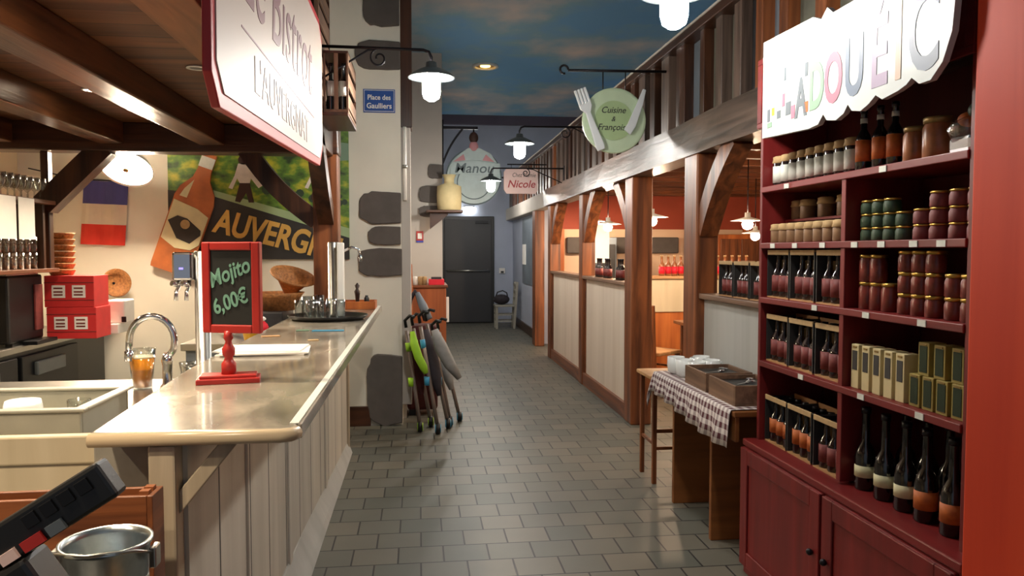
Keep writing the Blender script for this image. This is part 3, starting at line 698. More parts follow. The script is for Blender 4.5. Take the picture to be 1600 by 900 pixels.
# hanging sign on the canopy edge
t = thing('hanging_sign', 'large cream hanging sign with a red edge at the bar canopy', 'sign', (-.53, 3.2, 1.93))
OUT = [(2.1, 2.02), (2.12, 2.75), (4.34, 2.75), (4.42, 2.66), (4.42, 2.05), (4.30, 1.955), (2.16, 1.915)]
OUT = [(2.11, 2.75), (4.3, 2.75), (4.42, 2.66), (4.40, 2.06), (4.28, 1.96), (2.17, 1.885), (2.09, 1.965)]
MB().prism(OUT, lambda u, v, d_: Vector((d_, u, v)), -.555, -.53).build('board', 'sign_edge', t, .004)
cx, cz = 3.26, 2.33
inn = [(cx + (u - cx) * .968, cz + (v - cz) * .90) for u, v in OUT]
MB().prism(inn, lambda u, v, d_: Vector((d_, u, v)), -.53, -.526).build('face', 'sign_cream', t)
MB().prism([(2.42, 2.172), (4.02, 2.172), (4.02, 2.178), (2.42, 2.178)], lambda u, v, d_: Vector((d_, u, v)), -.526, -.5245).build('divider_line', 'sign_text', t)
text('lettering', 'Le Bistrot', .44, 'sign_text', t, (-.525, 2.42, 2.27), TO_RIGHT, .001, .86, .15, align='LEFT')
text('small_lettering', "L'AUVERGNAT", .17, 'sign_faint', t, (-.525, 3.2, 2.015), TO_RIGHT, .001, 1.1)
for y_ in (2.6, 3.9): B(-.735 if y_ < 2.9 else -.57, y_, 2.345 if y_ < 2.9 else 2.30, -.555, y_ + .03, 2.37 if y_ < 2.9 else 2.325).build('bracket', 'iron', t)

# ============================================================ THE BAR
t = thing('bar_counter', 'long whitewashed bar counter with a glossy worn top', 'bar counter', (-.6, 4, 0))
MB().prism([(-.795, 1.945), (-.335, 1.945), (-.31, 1.965), (-.31, 6.2), (-.86, 6.2), (-.86, 3.0)], lambda u, v, d_: Vector((u, v, d_)), 1.025, 1.06).build('bar_top', 'bar_top', t, .006)
MB().tube([(-.795, 1.945, 1.042), (-.345, 1.940, 1.042), (-.320, 1.949, 1.042), (-.310, 1.972, 1.042)], .0175, 12).build('front_lip', 'bar_lip', t)
B(-.312, 1.99, 1.022, -.300, 6.2, 1.0595).build('side_lip', 'bar_top', t, .003)
B(-.330, 1.99, 1.0601, -.308, 6.2, 1.0625).build('edge_strip', 'label_white', t)
MB().prism([(-.64, 2.02), (-.59, 2.02), (-.535, 5.75), (-.585, 5.75)], lambda u, v, d_: Vector((u, v, d_)), .0, 1.02).build('front_panel', 'bar_white', t)
for y_ in (2.62, 3.35, 4.5):
    xx = -.59 + (.055) * (y_ - 2.02) / 3.73
    B(xx - .01, y_, .12, xx + .010, y_ + .08, 1.02).build('panel_batten', 'bar_white', t, .004)
MB().prism([(-.60, 0), (-.50, 0), (-.515, .04), (-.565, .15), (-.60, .15)], lambda u, v, d_: Vector((u, d_, v)), 2.0, 5.75).build('kick_board', 'low_panel_grey', t, .004)
B(-.665, 1.955, 0, -.60, 2.02, 1.02).build('corner_post', 'post_white', t, .006)
B(-.60, 5.70, 0, -.52, 5.78, 1.02).build('corner_post', 'post_white', t, .006)
MB().prism([(-.60, .84), (-.60, .90), (-.50, 1.02), (-.455, 1.02)], lambda u, v, d_: Vector((u, d_, v)), 1.98, 2.03).build('bracket', 'post_white', t, .003)
MB().prism([(-.57, .80), (-.57, .87), (-.40, 1.02), (-.34, 1.02)], lambda u, v, d_: Vector((u, d_, v)), 4.0, 4.05).build('bracket', 'post_white', t, .003)
B(-.84, 2.08, .45, -.66, 3.2, 1.02).build('inner_cabinet', 'chair_grey', t, .004)

# sink unit
t = thing('sink_unit', 'cream sink unit with worktop joined to the near end of the bar', 'sink unit', (-1.4, 2.7, 0))
B(-2.2, 2.20, 0, -.845, 3.42, .92).build('body', 'panel_cream', t)
B(-2.2, 2.22, .92, -.862, 3.44, .95).build('worktop', 'steel', t, .004)
B(-2.2, 2.19, .92, -.862, 2.22, 1.0).build('front_lip', 'panel_cream', t, .006)
t = thing('dish_rack', 'grey plastic glass-washer tray filled with crockery', 'tray', (-1.25, 2.45, .95))
B(-1.6, 2.26, .95, -.945, 2.62, .96).build('base', 'plastic_grey', t)
for nm, a in [('wall', (-1.6, 2.26, .96, -.945, 2.275, 1.05)), ('wall', (-1.6, 2.605, .96, -.945, 2.62, 1.05)), ('wall', (-1.6, 2.275, .96, -1.585, 2.605, 1.05)), ('wall', (-.96, 2.275, .96, -.945, 2.605, 1.05))]:
    B(*a).build(nm, 'plastic_grey', t, .004)
m = MB(); m.box(-1.615, 2.25, 1.05, -.93, 2.28, 1.06); m.box(-1.615, 2.6, 1.05, -.93, 2.63, 1.06); m.box(-1.615, 2.28, 1.05, -1.58, 2.6, 1.06); m.box(-.965, 2.28, 1.05, -.93, 2.6, 1.06); m.build('rim', 'plastic_grey', t, .004)
for i, (x, y) in enumerate([(-1.20, 2.48), (-1.30, 2.42), (-1.40, 2.5)]):
    tag(MB().lathe([(.03, .0), (.05, .01), (.055, .03), (.052, .07), (.048, .085), (.045, .085), (.04, .04), (.001, .02)], (x, y, .961), 20).build('cup', 'ceramic', None), '%s white cup in the grey washer tray' % ['rightmost', 'middle', 'leftmost'][i], 'cup', 'cups in the washer tray')
for i, (x, y) in enumerate([(-1.07, 2.37), (-1.00, 2.44), (-1.06, 2.53)]):
    tag(MB().lathe([(.03, 0), (.034, .075), (.032, .075), (.028, .006), (.001, .006)], (x, y, .961), 18).build('tumbler', 'clear_glass', None), 'glass tumbler in the washer tray, %s of three at the right end' % ['nearest', 'middle', 'farthest'][i], 'glass', 'tumblers in the washer tray')
t = thing('kitchen_tap', 'tall arched chrome tap beside the beer glass', 'tap', (-.99, 3.14, .95))
MB().lathe([(.028, 0), (.028, .02), (.018, .03), (.018, .10), (.022, .12), (.014, .15)], (-.985, 3.14, .95)).build('base', 'chrome', t)
pts = [(-.985 + 0, 3.14, 1.08)] + [(-1.04 + .085 * math.cos(a), 3.14, 1.15 + .095 * math.sin(a)) for a in [-.5 + i * (PI + .5) / 13 for i in range(14)]] + [(-1.128, 3.14, 1.10)]
pts[1] = (-.962, 3.14, 1.11)
MB().tube(pts, .013, 12).build('spout', 'chrome', t)
MB().cyl((-1.128, 3.14, 1.11), (-1.128, 3.14, 1.07), .016).build('nozzle', 'chrome', t)
MB().tube([(-.985, 3.14, .99), (-.97, 3.05, .975), (-.955, 2.98, .97)], .009).build('lever', 'chrome', t)
t = thing('beer_glass', 'pint glass of amber beer standing at the sink', 'glass', (-1.10, 3.2, .95))
MB().lathe([(.036, 0), (.040, .05), (.052, .16), (.050, .16), (.037, .05), (.033, .008), (.001, .008)], (-1.10, 3.2, .95), 28).build('glass_wall', 'clear_glass', t)
MB().lathe([(.0325, .009), (.0365, .05), (.0465, .124), (.001, .1245)], (-1.10, 3.2, .95), 28).build('beer', 'beer', t)
MB().lathe([(.0466, .1246), (.0478, .132), (.001, .1325)], (-1.10, 3.2, .95), 28).build('foam', 'foam', t)
for i, (x, y) in enumerate([(-.955, 3.3), (-.905, 3.2)]):
    tag(MB().lathe([(.028, 0), (.03, .03), (.026, .05), (.034, .09), (.032, .09), (.023, .05), (.024, .006), (.001, .006)], (x, y, .95), 18).build('small_glass', 'clear_glass', None), ['small empty glass at the foot of the chrome tap', 'small empty glass beside the beer tap column'][i], 'glass', 'small glasses at the sink')
def beer_tower(x, y, z0, z1, r, lab):
    t = thing('beer_tower', lab, 'beer tap', (x, y, z0))
    MB().lathe([(r * 1.5, 0), (r * 1.5, .015), (r, .02), (r, z1 - z0 - .004), (r * .9, z1 - z0)], (x, y, z0), 24).build('column', 'steel', t)
    B(x - .105, y - .05, z1 - .12, x - r * .8, y + .03, z1 - .005).build('tap_head', 'chrome', t, .01)
    B(x - .075, y - .053, z1 - .075, x - .06, y - .05, z1 - .067).build('indicator', 'led_glow', t)
    for k_, dx in enumerate((-.085, -.045)):
        MB().tube([(x + dx, y - .02, z1 - .12), (x + dx, y - .03, z1 - .15), (x + dx, y - .06, z1 - .165), (x + dx, y - .065, z1 - .20)], .008).build('nozzle', 'chrome', t)
        MB().tube([(x + dx, y - .02, z1 - .14), (x + dx - .02, y - .05, z1 - .13)], .011).build('tap_handle', 'chrome', t)
beer_tower(-.885, 3.28, .95, 1.50, .03, 'chrome beer tap column beside the red chalkboard stand')
# near panel items: white wipes, green cap
t = thing('sponge', 'bright green sponge behind the bar top by the stand', 'sponge', (-.95, 3.0, .95)); B(-.93, 2.98, .95, -.87, 3.05, .975).build('sponge_body', 'green', t, .005)

# things on the bar
t = thing('chalkboard_stand', 'red-framed chalkboard price stand reading Mojito 6,00€', 'sign stand', (-.637, 2.66, 1.06))
rot = Matrix.Translation((-.637, 2.66, 0)) @ Matrix.Rotation(-.30, 4, 'Z') @ Matrix.Translation((.637, -2.66, 0))
def cb(mb, nm, mt, par=t, bv=.004): return mb.build(nm, mt, par, bv, rot)
base_rot = Matrix.Translation((-.637, 2.66, 0)) @ Matrix.Rotation(.16, 4, 'Z') @ Matrix.Translation((.637, -2.66, 0))
m = MB(); m.box(-.737, 2.61, 1.06, -.537, 2.71, 1.078); m.box(-.727, 2.62, 1.078, -.547, 2.70, 1.088); m.build('foot', 'red_paint', t, .003, base_rot)
MB().lathe([(.024, 0), (.024, .035), (.016, .045), (.013, .055), (.020, .065), (.021, .085), (.012, .10), (.010, .11), (.016, .12), (.012, .145)], (-.637, 2.66, 1.088), 18).build('turned_stem', 'red_paint', t)
cx = -.622
m = MB(); m.box(cx - .105, 2.652, 1.225, cx - .075, 2.675, 1.53); m.box(cx + .075, 2.652, 1.225, cx + .105, 2.675, 1.53); m.box(cx - .075, 2.652, 1.225, cx + .075, 2.675, 1.253); m.box(cx - .075, 2.652, 1.502, cx + .075, 2.675, 1.53)
cb(m, 'frame', 'red_paint')
bd = cb(B(cx - .076, 2.658, 1.252, cx + .076, 2.67, 1.503), 'slate', 'slate', bv=0)
o = text('lettering', 'Mojito', .074, 'chalk', t, (0, 0, 0), FRONT, .0006, .80, .25, .0016)
def place_text(o, loc, ry, mat_):
    # o was built at world origin relative to the root: undo, tilt, set, rotate with the board, redo
    R0 = root_loc(o)
    o.data.transform(Matrix.Translation(R0)); o.data.transform(mat_ @ Matrix.Translation(loc) @ Matrix.Rotation(ry, 4, 'Y')); o.data.transform(Matrix.Translation(-R0))
place_text(o, (cx, 2.6565, 1.405), -.38, rot)
o = text('price', '6,00€', .070, 'chalk', t, (0, 0, 0), FRONT, .0006, .80, .15, .0016); place_text(o, (cx + .002, 2.6565, 1.31), -.36, rot)

t = thing('paper_stack', 'stack of white menu sheets on the bar behind the chalkboard', 'paper', (-.67, 3.4, 1.0601))
for i, (dx, dy, r_) in enumerate([(0, 0, .04), (.012, -.01, .1), (-.01, .015, -.03)]):
    MB().cbox((-.67 + dx, 3.42 + dy, 1.064 + i * .0062), (.36, .24, .006), (0, 0, r_)).build('sheet', 'paper', t)
t = thing('serving_tray', 'round black tray holding glasses at the far end of the bar', 'tray', (-.585, 5.04, 1.06))
MB().lathe([(.22, 0), (.25, .022), (.253, .03), (.245, .03), (.215, .008), (.001, .008)], (-.585, 5.04, 1.0601), 40).build('dish', 'black', t)
i = 0
for i, (x, y, h) in enumerate([(-.75, 4.97, .12), (-.67, 4.91, .125), (-.59, 4.89, .12), (-.50, 4.93, .125), (-.72, 5.06, .14), (-.64, 5.01, .15), (-.56, 5.0, .13), (-.67, 5.15, .12)]):
    tag(MB().lathe([(.032, 0), (.036, h), (.034, h), (.030, .01), (.001, .01)], (x, y, 1.0685), 18).build('tray_glass', 'clear_glass', None), '%s glass in the %s row on the black tray' % ((['first', 'second', 'third', 'fourth'][i] if i < 4 else ['first', 'second', 'third'][i - 4] if i < 7 else 'single'), 'front' if i < 4 else 'middle' if i < 7 else 'back'), 'glass', 'glasses on the black tray')
t = thing('wooden_box', 'low wooden tray box behind the black serving tray', 'box', (-.45, 5.93, 1.06))
for a in [(-.60, 5.84, 1.061, -.33, 6.08, 1.07), (-.60, 5.84, 1.07, -.33, 5.855, 1.12), (-.60, 6.065, 1.07, -.33, 6.08, 1.12), (-.60, 5.855, 1.07, -.585, 6.065, 1.12), (-.345, 5.855, 1.07, -.33, 6.065, 1.12)]: B(*a).build('board', 'orange_wood', t, .002)
tag(MB().lathe([(.022, 0), (.024, .01), (.014, .04), (.018, .09), (.024, .12), (.012, .14), (.02, .165), (.004, .185)], (-.47, 5.95, 1.071), 16).build('pepper_mill', 'mill', None), 'dark wooden pepper mill in the low wooden box', 'pepper mill')
tag(MB().lathe([(.02, 0), (.02, .07), (.012, .08), (.012, .09)], (-.40, 5.95, 1.071), 16).build('small_shaker', 'black', None), 'short black shaker beside the pepper mill', 'shaker')
t = thing('steel_tower', 'steel beer dispenser column in front of the timber post', 'beer tap', (-.52, 5.13, 1.068))
MB().lathe([(.045, 0), (.045, .012), (.036, .018), (.036, .485), (.032, .49)], (-.565, 5.19, 1.0685), 24).build('column', 'steel', t)
B(-.535, 5.12, 1.0685, -.49, 5.17, 1.555).build('front_box', 'enamel_white', t, .008)
MB().tube([(-.49, 5.15, 1.50), (-.44, 5.15, 1.525), (-.40, 5.15, 1.51), (-.385, 5.15, 1.47)], .009).build('spout', 'chrome', t)
MB().cyl((-.385, 5.15, 1.47), (-.385, 5.15, 1.43), .012).build('nozzle', 'chrome', t)
t = thing('wicker_basket', 'wicker bread basket behind the bar under the poster', 'basket', (-.95, 5.2, 1.0))
MB().lathe([(.12, 0), (.16, .09), (.185, .12), (.175, .12), (.15, .09), (.11, .012), (.001, .012)], (-.96, 5.35, 1.10), 28).build('bowl', 'wicker', t)
MB().lathe([(.03, .0), (.10, .10), (.16, .14), (.155, .15), (.09, .11), (.02, .015), (.001, .01)], (-.90, 5.45, 1.20), 24, ax=(.3, -.3, .9)).build('upper_bowl', 'wicker', t)
t = thing('back_worktop', 'grey worktop running behind the bar', 'worktop', (-1.1, 5, 0)); B(-1.28, 4.3, .96, -.87, 6.3, 1.0).build('slab', 'steel', t, .004); B(-1.26, 4.32, 0, -.89, 6.28, .96).build('cupboard', 'board_grey', t, .004)
tag(B(-1.20, 5.15, 1.0, -.89, 5.6, 1.10).build('dark_case', 'dark_item', None, .008), 'dark flat case under the wicker basket', 'case')
for i, (x, y, mt, lab) in enumerate([(-1.03, 4.86, 'blue_bag', 'crumpled blue and white bag behind the bar'), (-.96, 4.72, 'red_bright', 'small red packet behind the chalkboard'), (-1.12, 4.66, 'white', 'white bag behind the chalkboard')]):
    t = thing('bag', lab, 'bag', (x, y, 1.0)); MB().ball((x, y, 1.045), .07, 12, (.9, .8, .64)).build('pack', mt, t); MB().ball((x + .01, y - .01, 1.095), .035, 10, (1.2, .5, .5)).build('tied_top', 'white' if mt != 'white' else 'red_bright', t)
t = thing('yellow_cup', 'yellow tub beside the foot of the chalkboard stand', 'tub', (-.94, 4.45, 1.0)); MB().lathe([(.04, 0), (.052, .07), (.054, .075), (.001, .075)], (-.94, 4.45, 1.0), 20).build('tub_body', 'yellow', t); MB().lathe([(.055, .075), (.055, .083)], (-.94, 4.45, 1.0), 20).build('lid', 'white', t)
# scattered coasters / cards on the bar top
for i, (x, y, mt, w_, lab) in enumerate([(-.50, 4.30, 'cyan', .17, 'teal flat card lying on the bar top'), (-.64, 4.33, 'letter_green', .07, 'pale green card lying on the bar top'), (-.52, 3.85, 'kraft', .05, 'small tan card near the white sheets'), (-.76, 4.05, 'pine_X', .09, 'light wooden stick lying on the bar top')]):
    tag(MB().cbox((x, y, 1.0625), (w_, .05, .003), (0, 0, .1 * i)).build('card', mt, None), lab, 'card')

# ============================================================ BACK COUNTER, LEFT WALL
t = thing('back_counter', 'black back counter with refrigerated doors along the left wall', 'counter', (-2.85, 4, 0))
B(-3.19, 1.5, .1, -2.52, 6.5, .86).build('carcass', 'black', t, .004)
B(-3.19, 1.5, .86, -2.49, 6.55, .90).build('worktop', 'steel', t, .006)
for k_, y_ in enumerate((2.6, 3.45, 4.3, 5.15)):
    dd = B(-2.52, y_, .13, -2.49, y_ + .8, .83).build('door', 'black_metal', t, .006)
    B(-2.492, y_ + .15, .69, -2.465, y_ + .55, .78).build('handle', 'enamel', dd, .008)
B(-3.15, 1.55, 0, -2.58, 6.45, .1).build('plinth', 'black', t)
t = thing('coffee_machine', 'large black coffee machine on the back counter', 'coffee machine', (-2.7, 5.2, .9))
B(-2.82, 5.05, .92, -2.51, 5.49, 1.345).build('body', 'black', t, .015)
B(-2.51, 5.36, .98, -2.496, 5.46, 1.28).build('control_panel', 'dark_red_label', t, .004); B(-2.80, 5.07, 1.345, -2.53, 5.47, 1.355).build('top_tray', 'steel', t); B(-2.51, 5.2, .9, -2.42, 5.48, .925).build('drip_tray', 'black_metal', t, .004)
for a in (-2.80, -2.56): B(a, 5.1, .9, a + .04, 5.4, .92).build('foot', 'black', t)
def red_box(x, y, z, lab):
    t = thing('red_carton', lab, 'box', (x, y, z), 'red cartons stacked on the back counter')
    B(x, y, z, x + .32, y + .25, z + .215).build('carton', 'red_box', t, .004)
    B(x, y - .002, z + .045, x + .32, y, z + .05).build('stripe', 'dark_red_label', t); B(x, y - .002, z + .165, x + .32, y, z + .17).build('stripe', 'dark_red_label', t)
    for k_ in (.05, .18):
        B(x + k_, y - .004, z + .065, x + k_ + .085, y, z + .15).build('label', 'white', t)
        m = MB()
        for q in (.08, .1, .125): m.box(x + k_ + .012, y - .006, z + q, x + k_ + .07, y - .003, z + q + .01)
        m.build('label_print', 'dark_red_label', t)
red_box(-2.50 - .02, 5.55, .9, 'lower red carton with white labels on the back counter')
red_box(-2.53, 5.55, 1.116, 'upper red carton with white labels in the stack')
t = thing('card_terminal', 'white card terminal beside the lower red carton', 'terminal', (-2.22, 5.95, .9)); 
B(-2.55, 5.85, .9, -2.17, 6.2, .97).build('stand', 'white', t, .004); B(-2.28, 5.9, .97, -2.14, 6.1, 1.14).build('housing', 'white', t, .01); B(-2.16, 5.89, .98, -2.13, 5.9, 1.02).build('button', 'black', t)
def basket_stack(x, y, z, n, r, lab):
    for i in range(n):
        tag(MB().lathe([(r * .8, 0), (r, .032), (r * 1.02, .04), (r * .95, .04), (r * .75, .008), (.001, .008)], (x, y, z + i * .042), 22).build('bread_basket', 'wicker', None), '%s of the %s' % (['lowest', 'second lowest', 'third from the bottom', 'fourth from the bottom', 'fifth from the bottom', 'sixth from the bottom', 'seventh from the bottom', 'topmost'][i if i < n - 1 else 7], lab), 'basket', 'stacked wicker bread baskets')
basket_stack(-2.46, 5.66, 1.332, 7, .085, 'wicker baskets stacked on the red cartons')
t = thing('hung_basket', 'round wicker basket propped upright behind the red cartons', 'basket', (-2.22, 6.45, 1.1))
MB().lathe([(.08, 0), (.115, .05), (.11, .055), (.075, .012), (.001, .01)], (-2.44, 6.52, 1.24), 26, ax=(.7, -.8, .1)).build('bowl', 'wicker', t); MB().cyl((-2.44, 6.64, 1.24), (-2.44, 6.50, 1.24), .01).build('hook', 'iron', t)
t = thing('glass_gantry', 'dark wooden glass shelf unit standing over the back counter at the left edge', 'shelf', (-2.6, 4.5, .9))
B(-2.86, 3.6, 1.36, -2.40, 5.49, 1.385).build('shelf_board', 'oak_Y', t, .003)
B(-2.86, 3.6, 1.80, -2.36, 5.40, 1.825).build('shelf_board', 'oak_Y', t, .003)
B(-2.86, 5.30, 1.385, -2.41, 5.33, 1.80).build('side_panel', 'dark_Z', t, .003)
B(-2.86, 3.6, .9, -2.50, 3.63, 1.80).build('side_panel', 'dark_Z', t, .003)
B(-2.86, 5.44, .9, -2.83, 5.48, 1.36).build('support', 'dark_Z', t, .003)
def wineglass():
    t = thing('wine_glass', '', 'glass')
    MB().lathe([(.03, 0), (.03, .003), (.005, .006), (.004, .05), (.02, .065), (.034, .095), (.032, .14), (.030, .14), (.031, .098), (.018, .07), (.001, .066)], (0, 0, 0), 16).build('bowl_and_stem', 'clear_glass', t); return t
def tumbler():
    t = thing('tumbler', '', 'glass')
    MB().lathe([(.03, 0), (.035, .10), (.033, .10), (.028, .008), (.001, .008)], (0, 0, 0), 14).build('glass_wall', 'clear_glass', t); return t
PT = Proto(tumbler); PW = Proto(wineglass)
for r_ in range(2):
    for i in range(7):
        PT.put((-2.46 - r_ * .085, 5.25 - i * .085, 1.386), 'tumbler %s, %s row, lower left shelf' % (ORD[i] + ' from the far end', ['front', 'back'][r_]), 'tumblers on the lower left shelf')
        PT.put((-2.46 - r_ * .085, 5.25 - i * .085, 1.488), 'stacked upper tumbler %s, %s row, lower left shelf' % (ORD[i] + ' from the far end', ['front', 'back'][r_]), 'tumblers on the lower left shelf')
        PW.put((-2.43 - r_ * .08, 5.32 - i * .08, 1.8255), 'wine glass %s, %s row, top left shelf' % (ORD[i] + ' from the far end', ['front', 'back'][r_]), 'glasses on the top left shelf')
PB = Proto(make_bottle('spirit_bottle', 'bottle', .032, .27, 'clear_glass', 'cap', 'label_white', (.15, .5)))
for i in range(3): PB.put((-2.70, 5.2 - i * .12, 1.8255), '%s clear spirit bottle behind the wine glasses' % ['farthest', 'middle', 'nearest'][i], 'spirit bottles on the top left shelf')
for i, (y0, lab) in enumerate([(5.08, 'white price sheet hanging from the top left shelf, farther one'), (4.86, 'white price sheet at the left picture edge')]):
    t = thing('price_sheet', lab, 'paper', (-2.36, y0, 1.6)); B(-2.36, y0 - .19, 1.57, -2.357, y0, 1.82).build('sheet', 'paper', t)
t = thing('snack_jar', 'small red and white snack jar on the back counter at the left edge', 'jar', (-2.38, 4.8, .9))
MB().lathe([(.035, 0), (.04, .01), (.04, .09), (.03, .1)], (-2.53, 4.75, .9), 18).build('jar', 'kraft', t); MB().lathe([(.0405, .05), (.0405, .08)], (-2.53, 4.75, .9), 18).build('label', 'red_box', t)
MB().lathe([(.032, .1), (.032, .115)], (-2.53, 4.75, .9), 18).build('lid', 'white', t)
t = thing('napkin_pile', 'loose pile of white napkins on the back counter', 'napkins', (-2.65, 4.45, .9))
for i in range(4): MB().cbox((-2.64, 4.45 + .03 * i, .904 + i * .008), (.2, .2, .007), (0, 0, .25 * i)).build('napkin', 'paper', t)

t = thing('tricolour_flag', 'blue, white and red flag hanging on the bar back wall', 'flag', (-2.52, 6.62, 2.07))
def flagpart(z0, z1, mt, nm):
    m = MB(); n = 12; rows = []
    for zz in (z0, z1):
        sh = (2.065 - zz) * -.075
        rows.append([(-2.69 + .34 * i / n + sh, 6.615 - .008 * math.sin(i * .9), zz - .012 * i / n) for i in range(n + 1)])
    f_ = [[m.bm.verts.new(Vector(p) + Vector((0, dy, 0))) for p in r] for r in rows for dy in (0, .003)]
    for i in range(n):
        m.bm.faces.new((f_[0][i], f_[0][i + 1], f_[2][i + 1], f_[2][i])); m.bm.faces.new((f_[1][i + 1], f_[1][i], f_[3][i], f_[3][i + 1]))
    m.build(nm, mt, t)
flagpart(1.885, 2.07, 'flag_blue', 'blue_band'); flagpart(1.72, 1.885, 'flag_white', 'white_band'); flagpart(1.555, 1.72, 'flag_red', 'red_band')
MB().tube([(-3.1, 6.60, 2.16), (-2.9, 6.60, 2.115), (-2.69, 6.61, 2.075), (-2.5, 6.61, 2.07), (-2.35, 6.61, 2.06)], .005, 6).build('string', 'iron', t)

t = thing('tilted_lamp', 'wide warm glowing lamp dish hanging near the flag', 'lamp', (-2.15, 6.0, 2.2))
axn = Vector((.05, .78, 1)).normalized(); pc = Vector((-2.15, 6.02, 2.10))
MB().lathe([(.19, 0), (.193, .004), (.165, .05), (.10, .085), (.045, .10), (.04, .1), (.09, .075), (.155, .045)], pc, 32, ax=axn, closed=True).build('shade', 'enamel_white', t)
MB().lathe([(.178, .012), (.175, .016)], pc, 32, ax=axn).build('glowing_disc', 'pend_glow', t)
MB().lathe([(.02, -.01), (.018, .012)], pc, 20, ax=axn).build('centre_cap', 'brass_lid', t)
MB().tube([pc + axn * .1, pc + axn * .16, (-2.14, 6.4, 2.34), (-2.14, 6.64, 2.36)], .01).build('arm', 'iron', t)
# coaching: far end ceiling closes the back corner above the counter
# poster
t = thing('mural_poster', 'wide poster of vineyard fields with black AUVERGNE banner on the end wall', 'poster', (-1.3, 6.62, 1.43))
B(-2.04, 6.615, 1.43, -.585, 6.64, 2.52).build('field_picture', 'poster_fields', t)
MB().prism([(-2.04, 1.43), (-.585, 1.43), (-.585, 1.61), (-1.684, 1.95), (-2.04, 2.0)], lambda u, v, d_: Vector((u, d_, v)), 6.608, 6.616).build('black_band', 'label_black', t)
MB().prism([(-1.684, 1.95), (-.585, 1.61), (-.585, 1.69), (-1.684, 2.0)], lambda u, v, d_: Vector((u, d_, v)), 6.611, 6.616).build('green_verge', 'plate_green_dark', t)
MB().prism([(-1.1, 2.38), (-.9, 2.44), (-.585, 2.40), (-.585, 2.26), (-.85, 2.24)], lambda u, v, d_: Vector((u, d_, v)), 6.611, 6.616).build('pale_hill', 'letter_green', t)
o = text('lettering', 'AUVERGNE', .275, 'gold_letter', t, (0, 0, 0), FRONT, .004, .735, .08, .008, 'LEFT')
R0 = root_loc(o); o.data.transform(Matrix.Translation(R0)); o.data.transform(Matrix.Translation((-1.69, 6.603, 1.665)) @ Matrix.Rotation(.245, 4, 'Y')); o.data.transform(Matrix.Translation(-R0))
for i, (cx_, cz_, s_) in enumerate([(-1.42, 2.10, 1), (-.82, 2.1, .9)]):
    m = MB(); F = lambda u, v, d_: Vector((cx_ + u * s_, d_, cz_ + v * s_))
    m.prism([(-.09, .02), (-.06, .12), (.03, .13), (.08, .06), (.13, -.06), (.10, -.08), (.04, .0), (.03, -.04), (-.05, -.04), (-.07, .0), (-.11, -.09), (-.14, -.08)], F, 6.606, 6.614); m.build('worker_shirt', 'shirt', t)
    MB().prism([(-.05, -.04), (.03, -.04), (.06, -.2), (.02, -.2), (0, -.12), (-.05, -.2), (-.09, -.19)], F, 6.607, 6.614).build('worker_trousers', 'hair', t)
    MB().lathe([(.04 * s_, 0), (.04 * s_, .008)], (cx_ - .02 * s_, 6.606, cz_ + .15 * s_), 16, ax=(0, 1, 0)).build('worker_head', 'hair', t)
m = MB(); rn = random.Random(2)
for i in range(24):
    u = rn.uniform(-1.55, -.62); v = 2.06 - (u + 1.55) * .22 + rn.uniform(-.04, .10)
    if abs(u + 1.42) < .13: continue
    m.lathe([(rn.uniform(.02, .045), 0), (.02, .004)], (u, 6.611, v), 9, ax=(0, 1, 0))
m.build('vine_leaves', 'green_tin', t)
# tilted cut-out bottle
t = thing('cutout_bottle', 'tilted cut-out panel of an amber bottle overlapping the poster', 'cut-out sign', (-2.0, 6.6, 1.3))
Mx = Matrix.Translation((-2.035, 6.6, 1.33)) @ Matrix.Rotation(.34, 4, 'Y')
bo = [(-.155, 0), (.155, 0), (.16, .03), (.16, .62), (.14, .70), (.07, .80), (.055, .88), (.055, 1.02), (-.055, 1.02), (-.055, .88), (-.07, .80), (-.14, .70), (-.16, .62), (-.16, .03)]
G = lambda u, v, d_: Vector((u, d_, v))
MB().prism(bo, G, -.018, .012).build('bottle_shape', 'beer_bottle_orange', t, mtx=Mx)
MB().prism([(-.15, .25), (-.02, .20), (.10, .22), (.152, .28), (.152, .52), (.05, .56), (-.15, .58)], G, -.024, -.018).build('label', 'label_cream', t, mtx=Mx)
MB().prism([(-.14, .40), (-.03, .28), (.08, .27), (.14, .36), (.13, .40), (0, .46), (-.08, .46)], G, -.028, -.023).build('label_diamond', 'label_black', t, mtx=Mx)
MB().lathe([(.038, 0), (.038, .003)], (0, -.031, .41), 20, ax=(0, 1, 0)).build('medallion', 'kraft', t, mtx=Mx)
MB().prism([(-.057, .9), (.057, .9), (.057, .99), (-.057, .99)], G, -.022, -.018).build('neck_band', 'label_white', t, mtx=Mx)
MB().prism([(-.12, .62), (-.10, .69), (-.05, .78), (-.06, .62)], G, -.0195, -.018).build('highlight', 'label_cream', t, mtx=Mx)

